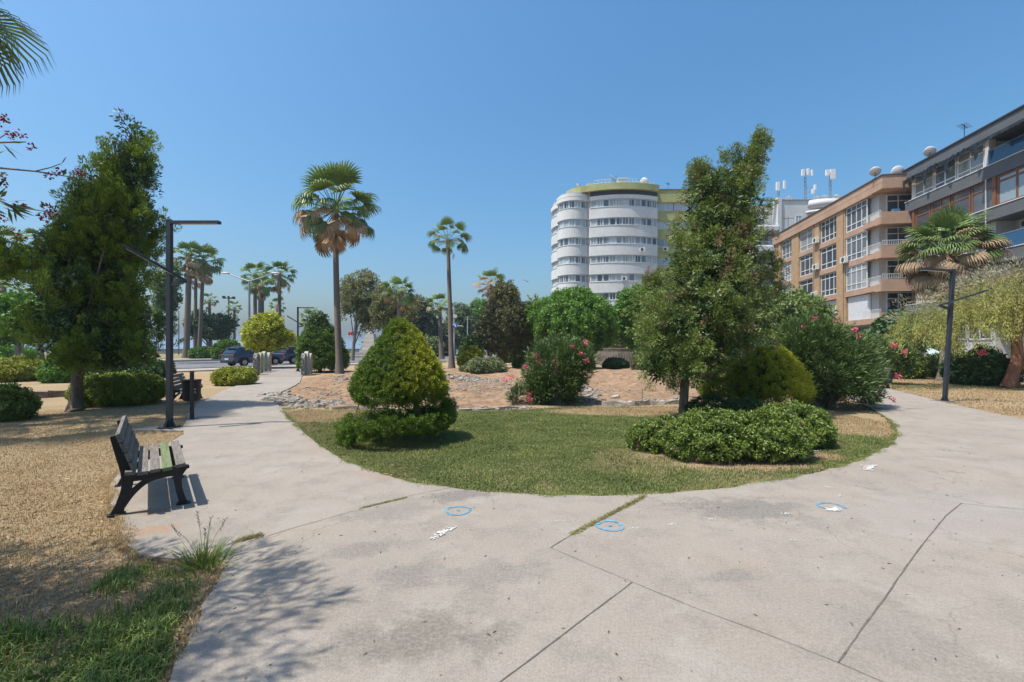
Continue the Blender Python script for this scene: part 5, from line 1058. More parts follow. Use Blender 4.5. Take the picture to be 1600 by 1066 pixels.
# cars
def car(label,loc,rz,paint,sc=1.0,copy=None):
    if copy: return dup(copy,loc,rz,sc,label,'parked cars on the street')
    t=thing('parked_car',label,'car',loc,rz,'parked cars on the street'); L,Wd=4.5,1.85; gl=simple('car_glass',(.015,.02,.025),.05,0,.9,.1,3,.0)
    def side(xs,zs): return list(zip(xs,zs))
    low=[(-2.25,.42),(-2.2,.72),(-2.22,.95),(-2.15,1.03),(-1.0,1.06),(.75,1.04),(1.35,1.0),(2.05,.86),(2.2,.70),(2.25,.45),(2.1,.28),(-2.1,.28)]
    top=[(-2.12,1.03),(-1.85,1.48),(-1.55,1.60),(-.6,1.66),(.1,1.62),(.45,1.52),(1.15,1.03)]
    b=MB()
    def loft(prof,hw_fn):
        n=len(prof); L_=[(x,-hw_fn(x,z),z) for x,z in prof]; R_=[(x,hw_fn(x,z),z) for x,z in prof]
        tr=tessellate_polygon([[Vector((x,z,0)) for x,z in prof]]); b.add(L_,[tuple(q) for q in tr]); b.add(R_,[tuple(q[::-1]) for q in tr]); b.add(L_+R_,[(i,(i+1)%n,n+(i+1)%n,n+i) for i in range(n)])
    loft(low,lambda x,z:Wd/2-(.10 if z<.35 else 0)-.06*max(0,(z-.8))/.2-.10*max(0,abs(x)-1.9)/.35); loft(top,lambda x,z:Wd/2-.08-.22*max(0,z-1.03)/.6)
    body=b.build('body',paint,t,.035)
    b=MB(); hw=lambda z:Wd/2-.08-.22*max(0,z-1.03)/.6+.004
    for s in (-1,1):
        for q in ([(-1.75,1.10),(-1.62,1.42),(-1.0,1.52),(-.95,1.10)],[(-.88,1.10),(-.92,1.53),(-.12,1.53),(-.02,1.10)],[(.06,1.10),(-.04,1.52),(.34,1.46),(.92,1.10)]):
            v=[(x,s*hw(z),z) for x,z in q]; b.add(v,[(0,1,2,3) if s<0 else (3,2,1,0)])
    b.add([(-2.113,-.70,1.10),(-2.113,.70,1.10),(-1.885,.60,1.46),(-1.885,-.60,1.46)],[(3,2,1,0)]); b.add([(1.09,-.72,1.09),(1.09,.72,1.09),(.50,.60,1.50),(.50,-.60,1.50)],[(0,1,2,3)])
    b.build('window_glass',gl,t); tm=simple('tyre_rubber',(.015,.015,.016),.85); rm=simple('alloy_rim',(.45,.46,.48),.3,.8); tl=simple('tail_lens',(.25,.01,.012),.25,0,.6)
    for x in (-1.35,1.35):
        for s in (-1,1):
            M=Matrix.Translation((x,s*(Wd/2-.11),.35))@Matrix.Rotation(R(90),4,'X'); b=MB(); b.lathe([(.20,-.11),(.33,-.11),(.35,-.07),(.35,.07),(.33,.11),(.20,.11),(.20,-.11)],20); b.v=[tuple(M@Vector(v)) for v in b.v]; wh=b.build('wheel',tm,t)
            b=MB(); b.lathe([(0,.10),(.05,.105),(.06,.08),(.19,.09),(.20,.115)],20); b.lathe([(0,-.10),(.05,-.105),(.06,-.08),(.19,-.09),(.20,-.115)],20); 
            for k in range(5): a=k*1.2566; b.beam((.05*math.cos(a),.05*math.sin(a),.115),(.19*math.cos(a),.19*math.sin(a),.115),.045,.02); b.beam((.05*math.cos(a),.05*math.sin(a),-.115),(.19*math.cos(a),.19*math.sin(a),-.115),.045,.02)
            b.v=[tuple(M@Vector(v)) for v in b.v]; b.build('rim',rm,wh)
            b=MB(); b.tube([(x+.42*math.cos(a),s*(Wd/2-.005),.35+.42*math.sin(a)) for a in np.linspace(-.2,3.34,14)],.035,6); b.build('wheel_arch',tm,t)
    for s in (-1,1):
        b=MB(); b.box(-2.24,-2.14,s*.86-.0,s*.45,.86,.98); b.build('tail_light',tl,t,.015)
        b=MB(); b.box(2.10,2.19,s*.82,s*.5,.68,.80); b.build('headlight',simple('head_lens',(.7,.7,.72),.1,0,.8),t,.015)
        b=MB(); b.box(.55,.72,s*.92,s*1.06,1.02,1.16); b.build('mirror',paint,t,.03)
        b=MB(); b.beam((-1.5,s*.60,1.66),(.05,s*.62,1.68),.04,.04); b.build('roof_rail',rm,t)
    b=MB(); b.box(-2.29,-2.1,-.86,.86,.34,.50); b.build('bumper',tm,t,.03); b=MB(); b.box(-2.262,-2.25,-.26,.26,.56,.68); b.build('number_plate',white_p,t)
    b=MB(); b.box(-2.05,-1.82,-.62,.62,1.50,1.53); b.build('spoiler',paint,t,.01); return t
def paintm(n,c): 
    m=NT(n); p=m.pbr(c,.3,.3,.5); p.inputs['Coat Weight'].default_value=.8; p.inputs['Coat Roughness'].default_value=.06; return m.m
c1=car('dark blue family car seen from behind, nearest on the street',(-21.9,38.6,-.012),R(62),paintm('dark_blue_paint',(.025,.045,.085)))
c2=dup(c1,(XA(466,44),44,-.012),R(66),None,'dark car partly hidden by the green cone-shaped conifer')
c3=car('dark red car beyond the whitewashed palm trunk',(XA(700,80),80,-.012),R(80),paintm('dark_red_paint',(.22,.015,.03)))
c4=dup(c1,(XA(1575,33),33,-.012),R(85),None,'dark car glimpsed behind the weeping tree trunk')
b=MB(); x=XA(1590,26.5); t=thing('street_barrier','orange and white plastic barrier behind the weeping tree trunk','barrier',(x,26.5,-.02)); b.box(-.9,.9,-.2,.2,0,.35); b.box(-.9,.9,-.12,.12,.35,.9); b.build('barrier_body',simple('orange_plastic',(.75,.18,.05),.5),t,.03)
b=MB(); [b.box(-.75+k*.6,-.5+k*.6,-.123,-.12,.45,.8) for k in range(3)]; b.build('white_panel',white_p,t)
# two birds
for i,(px,py) in enumerate(((820,438),(824,440))):
    Y=60; t=thing('bird',('left' if i==0 else 'right')+' one of two tiny dark birds flying above the round tree','bird',(XA(px,Y),Y,ZA(py,Y)),.5*i,'two birds in the sky'); b=MB(); b.lathe([(0,-.16),(.05,-.08),(.055,.03),(.03,.12),(0,.2)],8); b.v=[(x,z,y) for x,y,z in b.v]; 
    b.add([(0,.05,.02),(0,-.08,.02),(.35,-.1,.12),(.28,.05,.12)],[(0,1,2,3)]); b.add([(0,.05,.02),(0,-.08,.02),(-.35,-.1,.10),(-.28,.05,.10)],[(3,2,1,0)]); b.build('body',blk,t)
# ================================================================== BUILDINGS
class Face:
    """wall plane: u along it, z up, d outwards; coordinates local to the thing"""
    def __init__(s,o,u,n): s.o=Vector(o); s.u=Vector(u).normalized(); s.n=Vector(n).normalized()
    def p(s,u,z,d): return s.o+s.u*u+s.n*d+Vector((0,0,z))
    def box(s,mb,u0,u1,z0,z1,d0,d1,mi=0):
        P=s.p; f=[(3,2,1,0),(4,5,6,7),(0,1,5,4),(1,2,6,5),(2,3,7,6),(3,0,4,7)]
        v=[P(u0,z0,d0),P(u1,z0,d0),P(u1,z0,d1),P(u0,z0,d1),P(u0,z1,d0),P(u1,z1,d0),P(u1,z1,d1),P(u0,z1,d1)]
        if s.u.cross(s.n).z<0: f=[q[::-1] for q in f]
        mb.add(v,f,mi)
pvc=simple('white_window_frame',(.60,.61,.61),.4,0,.5,.04,3,.0); g_c=glassmat('curtained_glass',(.10,.12,.13),(.36,.38,.38)); g_d=glassmat('dark_glass',(.02,.03,.04),(.12,.14,.16)); g_b=glassmat('pale_glass',(.22,.28,.31),(.42,.46,.48),.1)
def window(par,fc,u0,u1,z0,z1,d,cols,rows=(),fm=pvc,gm_=g_c,t=.07,name='window',side=0):
    mb=MB(); fc.box(mb,u0,u1,z0,z0+t,d-.05,d+.03); fc.box(mb,u0,u1,z1-t,z1,d-.05,d+.03); z0i,z1i=z0+t,z1-t
    fc.box(mb,u0,u0+t,z0i,z1i,d-.05,d+.03); fc.box(mb,u1-t,u1,z0i,z1i,d-.05,d+.03)
    cs=cols if isinstance(cols,(list,tuple)) else [k/cols for k in range(1,cols)]
    for c in cs: uc=u0+(u1-u0)*c; fc.box(mb,uc-t*.45,uc+t*.45,z0i,z1i,d-.045,d+.025)
    for r in rows: zc=z0+(z1-z0)*r; fc.box(mb,u0+t,u1-t,zc-t*.45,zc+t*.45,d-.04,d+.02)
    w_=mb.build(name,fm,par); mb=MB(); fc.box(mb,u0+.01,u1-.01,z0+.01,z1-.01,d-.03,d-.015); mb.build('pane',gm_,w_); return w_
def aircon(par,fc,u,z,d):
    mb=MB(); fc.box(mb,u-.42,u+.42,z,z+.62,d,d+.34,0); a=mb.build('air_conditioner',simple('aircon_casing',(.58,.58,.55),.5),par,.02)
    mb=MB(); n=20; mb.add([fc.p(u-.1+.24*math.cos(k*6.283/n),z+.31+.24*math.sin(k*6.283/n),d+.347) for k in range(n)],[tuple(range(n))]); mb.build('fan_grille',simple('grille_dark',(.06,.06,.06),.6),a)
def railing(par,fc,u0,u1,z,d,h=.9,step=.13,mat=None,name='railing'):
    mb=MB(); fc.box(mb,u0,u1,z+h-.04,z+h,d-.02,d+.02); fc.box(mb,u0,u1,z+.05,z+.08,d-.015,d+.015); n=max(1,int((u1-u0)/step))
    for k in range(n+1): u=u0+(u1-u0)*k/n; fc.box(mb,u-.01,u+.01,z+.08,z+h-.04,d-.01,d+.01)
    mb.build(name,mat or pvc,par)
def dish(label,loc,r,az,el,tilt=0,mat=None):
    t=thing('satellite_dish',label,'satellite dish',loc,az,'satellite dishes on the roofs'); mb=MB(); mb.tube([(0,0,0),(0,0,r*1.1)],.03,6); mb.build('stand',dkm,t)
    prof=[(r*k/6,.28*r*(k/6)**2) for k in range(7)]; b=MB(); b.lathe(prof+[(r,.28*r+.02),(0.001,.03-.05)],20); M=Matrix.Translation((0,0,r*1.2))@Matrix.Rotation(R(-(90-el)),4,'Y'); b.v=[tuple(M@Vector(v)) for v in b.v]; b.build('dish',mat or simple('dish_white',(.50,.50,.48),.5),t)
    b=MB(); b.tube([M@Vector((-r*.9,0,.25*r)),M@Vector((0,0,r*.95))],.02,5); b.lathe([(0,-.05),(.05,-.05),(.05,.06),(0,.06)],8,tuple(M@Vector((0,0,r*.95)))); b.build('feed_arm',dkm,t); return t

# ---------------- white round building
def round_building():
    WX,WY=7.0,73.0; t=thing('round_building','white building with curved window bands and a green-yellow cornice','building',(WX,WY,0))
    wall_m=streaky('white_render',(.52,.525,.51),(.60,.605,.59),(.38,.38,.36),.3); yel=mottled('green_yellow_render',(.31,.32,.13),(.39,.39,.19),.5); drk=simple('gap_shade_paint',(.05,.05,.05),.9); band_t=simple('pale_trim',(.60,.60,.58),.8)
    def arc(cx,cy,r,a0,a1,n): return [(cx+r*math.cos(R(a0+(a1-a0)*k/n))-WX,cy+r*math.sin(R(a0+(a1-a0)*k/n))-WY) for k in range(n+1)]
    # main front arc, chord x 12.9..23.6, bulging to the viewer
    rad=12.6; half=math.degrees(math.asin(5.45/rad)); cx=18.15; cy=73.9+rad*math.cos(R(half))
    main=lambda e:arc(cx,cy,rad+e,270+half,270-half,22); tur=lambda e:arc(10.35,76.3,2.75+e,318,172,18); lef=lambda e:arc(12.6,80.5,5.6+e,222,150,8)
    def plan(e): return main(e)+tur(e)+lef(e)+[(8.5-WX,92-WY),(23.6+e*0-WX,92-WY)]
    core=plan(-.22); ccw=core[::-1]
    b=MB(); b.prism(ccw,0,26.6); b.build('core',simple('recess_wall',(.42,.42,.41),.9),t)
    zt=25.25
    for k in range(9):
        z1=zt-3.0*k; zb=z1-1.28; pz=zb-1.72
        b=MB(); b.prism(plan(.06)[::-1],max(pz,.02),zb); b.build('parapet_band',wall_m,t)
        b=MB(); b.prism(plan(.12)[::-1],zb+.002,zb+.07); b.build('sill',band_t,t)
    b=MB(); b.prism(plan(.10)[::-1],zt+.001,zt+.62); b.build('top_band',band_t,t)
    # windows: one per bay, following the curve
    def bays(pts,n,z0,z1,skip=0):
        L=[0]; 
        for a,b_ in zip(pts[:-1],pts[1:]): L.append(L[-1]+math.hypot(b_[0]-a[0],b_[1]-a[1]))
        X=np.interp(np.linspace(0,L[-1],n+1),L,[p[0] for p in pts]); Y=np.interp(np.linspace(0,L[-1],n+1),L,[p[1] for p in pts])
        for i in range(n):
            a=Vector((X[i],Y[i],0)); e=Vector((X[i+1],Y[i+1],0)); u=e-a; nn=Vector((u.y,-u.x,0)); 
            if nn.dot(Vector((a.x+WX-14,a.y+WY-82,0)))<0: nn=-nn
            window(t,Face(a,u,nn),.04,u.length-.04,z0,z1,.02,[random.choice((.5,.35,.62))] if random.random()<.55 else 1,(),pvc,random.choice((g_c,g_d,g_b,g_d,g_c)),.075)
    for k in range(7):
        z1=zt-3.0*k; bays(main(-.16),11,z1-1.2,z1-.03)
        bays(tur(-.16)[1:-1],6,z1-1.2,z1-.03)
    for k in range(4): bays(lef(-.16)[1:6],1,zt-3.0*k-4.2,zt-3.0*k-3.2)
    fa=Face((17.5-WX,72.76-WY,0),(1,0,0),(0,-1,0)); aircon(t,fa,.4,zt-3*4-1.15,.12); aircon(t,fa,3.2,zt-3*2-2.6,.35)
    # cap over the turret, dark block painting the terrace opening's shade, big cornice
    b=MB(); b.prism(tur(.12)[::-1]+[(11-WX,78-WY)],zt+.63,zt+1.0); tp=tur(-.2); b.build('turret_cap',band_t,t,.25)
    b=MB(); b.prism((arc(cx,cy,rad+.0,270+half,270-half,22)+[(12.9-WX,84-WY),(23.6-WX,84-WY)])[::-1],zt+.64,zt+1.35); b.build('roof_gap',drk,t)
    b=MB(); pts=arc(cx,cy,rad+.55,270+half*.98,270-half*1.02,22)+arc(14.0,78.2,5.2,236,200,6)+[(9.6-WX,84-WY),(23.6-WX,84-WY)]
    b.prism(pts[::-1],zt+1.36,zt+2.35); b.build('cornice',yel,t)
    # green wing
    f=Face((23.62-WX,75.0-WY,0),(1,0,0),(0,-1,0)); b=MB(); f.box(b,0,12,0,zt+1.6,-14,-.25); b.build('wing_core',simple('wing_recess',(.38,.38,.30),.9),t)
    for k in range(8):
        z1=zt-3.0*k; b=MB(); f.box(b,-.02,12.1,z1-3.0,z1-1.28,-13,.05); b.build('wing_band',yel,t)
        for i in range(4): window(t,f,.25+i*2.9,2.95+i*2.9,z1-1.25,z1-.03,-.1,[.5],(),pvc,random.choice((g_b,g_c)),.08)
        if k in (2,4): aircon(t,f,1.6,z1-2.0,.05)
    b=MB(); f.box(b,-.05,12.2,zt+.0,zt+2.0,-14,.35); b.build('wing_cornice',yel,t)
    b=MB(); f.box(b,-.1,12.3,zt+2.002,zt+2.15,-14.1,.45); b.build('wing_coping',simple('coping_dark',(.12,.12,.11),.8),t)
    b=MB(); f.box(b,-.25,.12,8,zt-5,.05,.2); b.build('downpipe',simple('pipe_grey',(.5,.5,.48),.6),t)
    # roof rails
    b=MB(); zz=zt+2.35; q=arc(cx,cy,rad-.3,270+half*.9,270-half*.9,16)
    for a,e in zip(q[:-1],q[1:]):
        for h in (.45,.9): b.beam((*a,zz+h),(*e,zz+h),.05,.05)
        b.beam((*a,zz),(*a,zz+.9),.05,.05)
    b.build('roof_railing',simple('rail_white',(.6,.6,.58),.5),t)
    b=MB(); b.box(17.3-WX,18.6-WX,73.6-WY,75.2-WY,zz,zz+1.1); b.box(17.2-WX,18.7-WX,73.5-WY,75.3-WY,zz+1.102,zz+1.25); b.build('roof_box',band_t,t)
    b=MB(); b.box(12.4-WX,13.6-WX,74.9-WY,76.4-WY,zz,zz+.9); b.build('roof_vent',simple('vent_grey',(.45,.45,.44),.7),t)
    return zz
zr=round_building()
for lb,x,y,r,az,el in (('round dark dish at the left on the round building roof',11.0,75.6,.5,2.2,30),('large dark round dish beside the roof box of the round building',16.2,73.3,.75,2.6,35),('pale round dish at the right end of the round building roof',21.4,73.9,.65,4.2,10)):
    dish(lb,(x,y,zr+.0),r,az,el,0,simple('dish_grey',(.30,.31,.31),.6) if 'dark' in lb else None)
def aerial(label,loc,h,n=6):
    t=thing('roof_aerial',label,'aerial',loc,random.random()*3,'aerials on the roofs'); b=MB(); b.tube([(0,0,0),(0,0,h)],.025,5); b.build('pole',dkm,t); b=MB(); b.beam((-.6,0,h*.9),(.6,0,h*.9),.03,.03)
    for k in range(n): b.beam((-.55+1.1*k/(n-1),-.3,h*.9),(-.55+1.1*k/(n-1),.3,h*.9),.02,.02)
    b.build('yagi_bars',dkm,t)
aerial('aerial on the green wing of the round building, near its left edge',(24.6,77,27.4),1.6); aerial('second aerial on the green wing, further right near the cypress top',(26.4,77,27.4),1.9); aerial('thin mast aerial beside the pale dish on the round building',(21.9,77,zr),2.4)
aerial('small aerial on the roof of the grey building',(33.2,33.4,16.9),1.0); aerial('aerial on the far left end of the tan block roof',(34.6,57,16.3),1.5)

# ---------------- white block behind
def white_block():
    Y=68.; x0=XA(1168,Y); t=thing('white_block','white apartment block with corner balconies and phone masts behind the tan block','building',(x0,Y,0)); wm=streaky('white_block_render',(.50,.50,.49),(.57,.57,.56))
    f=Face((0,0,0),(1,0,0),(0,-1,0)); zt=ZA(313,Y); xs=lambda px:XA(px,Y)-x0
    b=MB(); f.box(b,xs(1220),xs(1330),0,zt,-12,0); f.box(b,0,xs(1219),0,zt-.3,-12,-1.6); b.build('walls',wm,t)
    b=MB(); f.box(b,xs(1214),xs(1219.8),0,ZA(309,Y),-1.2,.25); b.build('corner_pier',wm,t)
    for k in range(8):
        z=ZA(362,Y)-2.95*k+.3
        b=MB(); f.box(b,-1,xs(1213.5),z-.6,z+.45,-1.55,.9); b.build('balcony',wm,t,.2); railing(t,f,-.5,xs(1212),z+.45,.7,.6,.4,simple('balcony_rail',(.45,.5,.52),.4))
        window(t,f,.6,xs(1200),z+.5,z+2.1,-1.56,2,(),pvc,g_d); 
        if k>0: window(t,f,xs(1202),xs(1211),z+.2,z+2.1,-.2,[.5],(),pvc,g_b)
        if k<5: window(t,f,xs(1243),xs(1252.5),z+.55-1.0*0,z+2.1,.02,[.5],(),pvc,g_b); window(t,f,xs(1275),xs(1290),z+.55,z+2.1,.02,[.33,.66],(),pvc,g_c)
    b=MB(); b.lathe([(0,0),(3.6,0),(3.6,1.1),(0,1.1)],28,(xs(1290),2.4,zt-1.2)); b.lathe([(0,0),(3.8,0),(3.8,.35),(0,.35)],28,(xs(1290),2.4,zt-2.0)); b.build('round_penthouse',wm,t)
    b=MB(); f.box(b,xs(1182),xs(1330),zt+.0,zt+.08,-.6,.12); b.build('roof_coping',simple('coping_grey',(.25,.25,.25),.8),t); return t,zt
wb,zwb=white_block()
def mast_(label,px,top,base_z,pan,Y=69.5,lattice=True):
    x=XA(px,Y); t=thing('phone_mast',label,'antenna mast',(x,Y,base_z),0,'phone masts on the white block'); h=ZA(top,Y)-base_z; b=MB(); m=simple('mast_grey',(.25,.26,.27),.5,.3)
    for dx,dy in ((-.16,0),(.16,0),(0,.22)): b.beam((dx,dy,0),(dx*.8,dy*.8,h),.06,.06)
    n=int(h/.6)
    for k in range(n): b.beam((-.16,0,k*.6),(.16,0,k*.6+.6),.035,.035); b.beam((.16,0,k*.6),(0,.2,k*.6+.6),.035,.035)
    b.build('lattice',m,t); pm=simple('antenna_white',(.66,.67,.66),.5)
    for dx,z0,z1,w_ in pan: b=MB(); b.box(dx-w_/2,dx+w_/2,-.42,-.2,z0,z1); b.build('panel_antenna',pm,t,.04); b=MB(); b.beam((0,0,(z0+z1)/2),(dx,-.22,(z0+z1)/2),.05,.05); b.build('bracket',m,t)
q=lambda py,Y=69.5:ZA(py,Y)-zwb
mast_('phone mast with two white panels on the left corner of the white block',1216,288,zwb,[(-.25,q(299),q(286),.55),(.75,q(296),q(284),.35)])
mast_('tallest phone mast with a ring of small panels on the white block',1258,266,zwb,[(-.5,q(276),q(266),.5),(.25,q(275),q(265),.4),(.85,q(276),q(267),.3),(1.0,q(304),q(297),.4),(1.3,q(298),q(290),.35)])
mast_('phone mast with two tall white panels at the right of the white block',1297,266,zwb,[(-.6,q(276),q(267),.6),(.2,q(281),q(266),.75)])
for lb,px,r,az,el in (('white dish on the white block between the first two masts',1231,.5,3.4,40),('white dish on the white block just right of the tallest mast',1275,.5,3.4,40),('tilted pale dish on the white block left of the last mast',1288,.55,3.6,50),('pale brown dish where the white block meets the tan roof',1306,.6,3.5,45)): dish(lb,(XA(px,69.5),69.5,zwb),r,az,el)

# ---------------- tan block
def tan_block():
    O=Vector((32.1,40,0)); t=thing('tan_apartment_block','tan and orange stone apartment block with white bay windows and corner balconies','building',tuple(O))
    u=Vector((3.1,21,0)).normalized(); n=Vector((-u.y,u.x,0)); f=Face((0,0,0),u,n); fr=Face((0,0,0),n*-1,u*-1)    # fr: front towards the viewer, running right
    tan=streaky('tan_render',(.36,.235,.165),(.43,.29,.21),(.26,.17,.13),.6); 
    m=NT('orange_stone'); br=m.n('ShaderNodeTexBrick'); mp=m.n('ShaderNodeMapping'); mp.inputs['Rotation'].default_value=(R(90),0,R(0)); m.l(m.obj(),mp.inputs[0]); 
    cb=m.n('ShaderNodeCombineXYZ'); sp_=m.n('ShaderNodeSeparateXYZ'); m.l(m.obj(),sp_.inputs[0]); m.l(sp_.outputs[2],cb.inputs[0]); m.l(sp_.outputs[1],cb.inputs[1]); m.l(cb.outputs[0],br.inputs['Vector'])
    br.inputs['Scale'].default_value=1.6; br.inputs['Color1'].default_value=(.36,.23,.125,1); br.inputs['Color2'].default_value=(.44,.30,.18,1); br.inputs['Mortar'].default_value=(.22,.14,.08,1); br.inputs['Mortar Size'].default_value=.01
    m.pbr(m.mix(m.math('MULTIPLY',m.ramp(m.noise(2.5,5),[(.4,0),(.65,1)]),.5),br.outputs[0],(.42,.30,.19)),.8,0,.2,m.bump(m.noise(10),.4,.02)); stone=m.m
    white=streaky('white_wall_tan_block',(.42,.41,.395),(.50,.49,.465))
    b=MB(); f.box(b,.35,21.2,0,15.9,-14,-.35); b.build('core',white,t)
    b=MB(); f.box(b,.3,21.25,15.1,16.25,-14.1,.28,0); fr.box(b,.3,14.1,15.1,16.25,-.6,.0,0); fr.box(b,-.28,14.1,15.15,16.25,-.28,1.15,0); b.build('roof_fascia',tan,t)
    b=MB(); f.box(b,-1.2,21.3,16.252,16.34,-14.2,.36); b.build('roof_coping',simple('coping_brown',(.10,.07,.055),.8),t)
    b=MB(); f.box(b,-1.1,21.2,15.66,15.69,.28,.285); b.build('fascia_joint',simple('fascia_joint',(.2,.12,.08),.8),t)
    bays=[(1.4,4.7),(6.25,9.6),(11.0,14.25),(16.1,19.1)]; b=MB()
    for a,e in ((4.75,6.2),(9.65,10.95),(14.3,16.05),(19.15,21.2)): f.box(b,a,e,0,15.1,-.34,.12)
    b.build('stone_piers',stone,t)
    zs=[12.7,9.82,6.95,4.1,1.2]
    for i,z in enumerate(zs):
        b=MB(); f.box(b,1.3,21.1,z-.5,z,-.33,.06); b.build('spandrel',tan,t)
        for j,(a,e) in enumerate(bays):
            h=2.36 if i else 2.38
            if i==3: 
                b=MB(); f.box(b,a,e,z+.02,z+2.3,-.3,-.2); 
                for k in range(24): f.box(b,a+.01,e-.01,z+.05+k*.094,z+.12+k*.094,-.2,-.18)
                b.build('roller_shutter',simple('shutter_white',(.66,.68,.70),.5),t)
            elif i==4: window(t,f,a,e,.4,3.4,-.25,3,(.75,),simple('shop_frame',(.12,.1,.09)),g_d,.08,'shop_window')
            else:
                cols=(4,4,2,3)[j] if i!=1 else (4,3,3,4)[j]
                window(t,f,a+.02,e-.02,z+.03,z+h,-.12 if j else -.02,cols,(.25,.78),pvc,g_d if random.random()<.5 else g_c,.085)
    # corner bay and balconies
    for i,z in enumerate(zs[:4]):
        b=MB(); f.box(b,-1.15,1.35,z-.5,z-.02,-14,.35); b.build('balcony_slab',tan,t)
        b=MB(); fr.box(b,-.42,1.9,z-.62,z+.42,1.16,1.26); f.box(b,-1.2,-.4,z-.6,z+.05,.36,.42); b.build('balcony_front',tan,t)
        b=MB(); fr.box(b,1.95,14,z-.5,z-.0,1.16,1.22); b.build('balcony_edge',tan,t)
        railing(t,f,-1.1,1.3,z+.0,.36,.75 if i else .6); railing(t,fr,1.95,13.8,z+.02,1.18,.85 if i else .7)
        if i in(1,2): railing(t,fr,-.3,1.9,z+.43,1.2,.45)
        window(t,fr,.9,3.0,z+.05,z+2.3,-.30,[.45],(.75,),pvc,g_d,.08,'balcony_door')
        b=MB(); fr.box(b,3.2,14,z-.02,z+2.45,-.3,.0); b.build('balcony_wall',white,t)
        if i: aircon(t,fr,5.9,z+1.2,.02)
        b=MB(); fr.box(b,4.4,4.7,z,z+2.4,.0,.9); b.build('balcony_partition',white,t)
        for k in range(3):
            if random.random()<.9: b=MB(); x=random.uniform(.2,8); fr.box(b,x,x+random.uniform(.4,.9),z+.4,z+.7,.7,1.0); b.build('balcony_box',random.choice((simple('blue_tarp',(.06,.18,.30)),pvc,simple('brown_box',(.25,.13,.08)))),t)
    b=MB(); fr.box(b,-.3,14,0,4.0,-.2,.1); b.build('ground_wall',simple('dark_brown_wall',(.16,.10,.07),.85),t)
    window(t,fr,1.0,3.5,.6,3.1,.12,3,(),simple('shop_frame2',(.3,.3,.3)),g_d,.08,'shop_window')
    aircon(t,f,9.9,12.9,.14); aircon(t,f,9.9,10.0,.14); aircon(t,f,4.5,9.75,.14); aircon(t,f,10.2,7.0,.14)
    b=MB(); f.box(b,4.9,4.95,.1,15.0,.12,.16); f.box(b,10.6,10.65,.1,15.6,.12,.17); b.build('downpipe',simple('pipe_brown',(.16,.12,.1)),t)
tan_block()
dish('thin edge-on white dish on the near corner of the tan block roof',(31.6,39.6,16.3),.42,4.0,35); dish('round pale dish on the tan block roof beside the grey building',(34.0,40.0,16.3),.55,4.6,15)
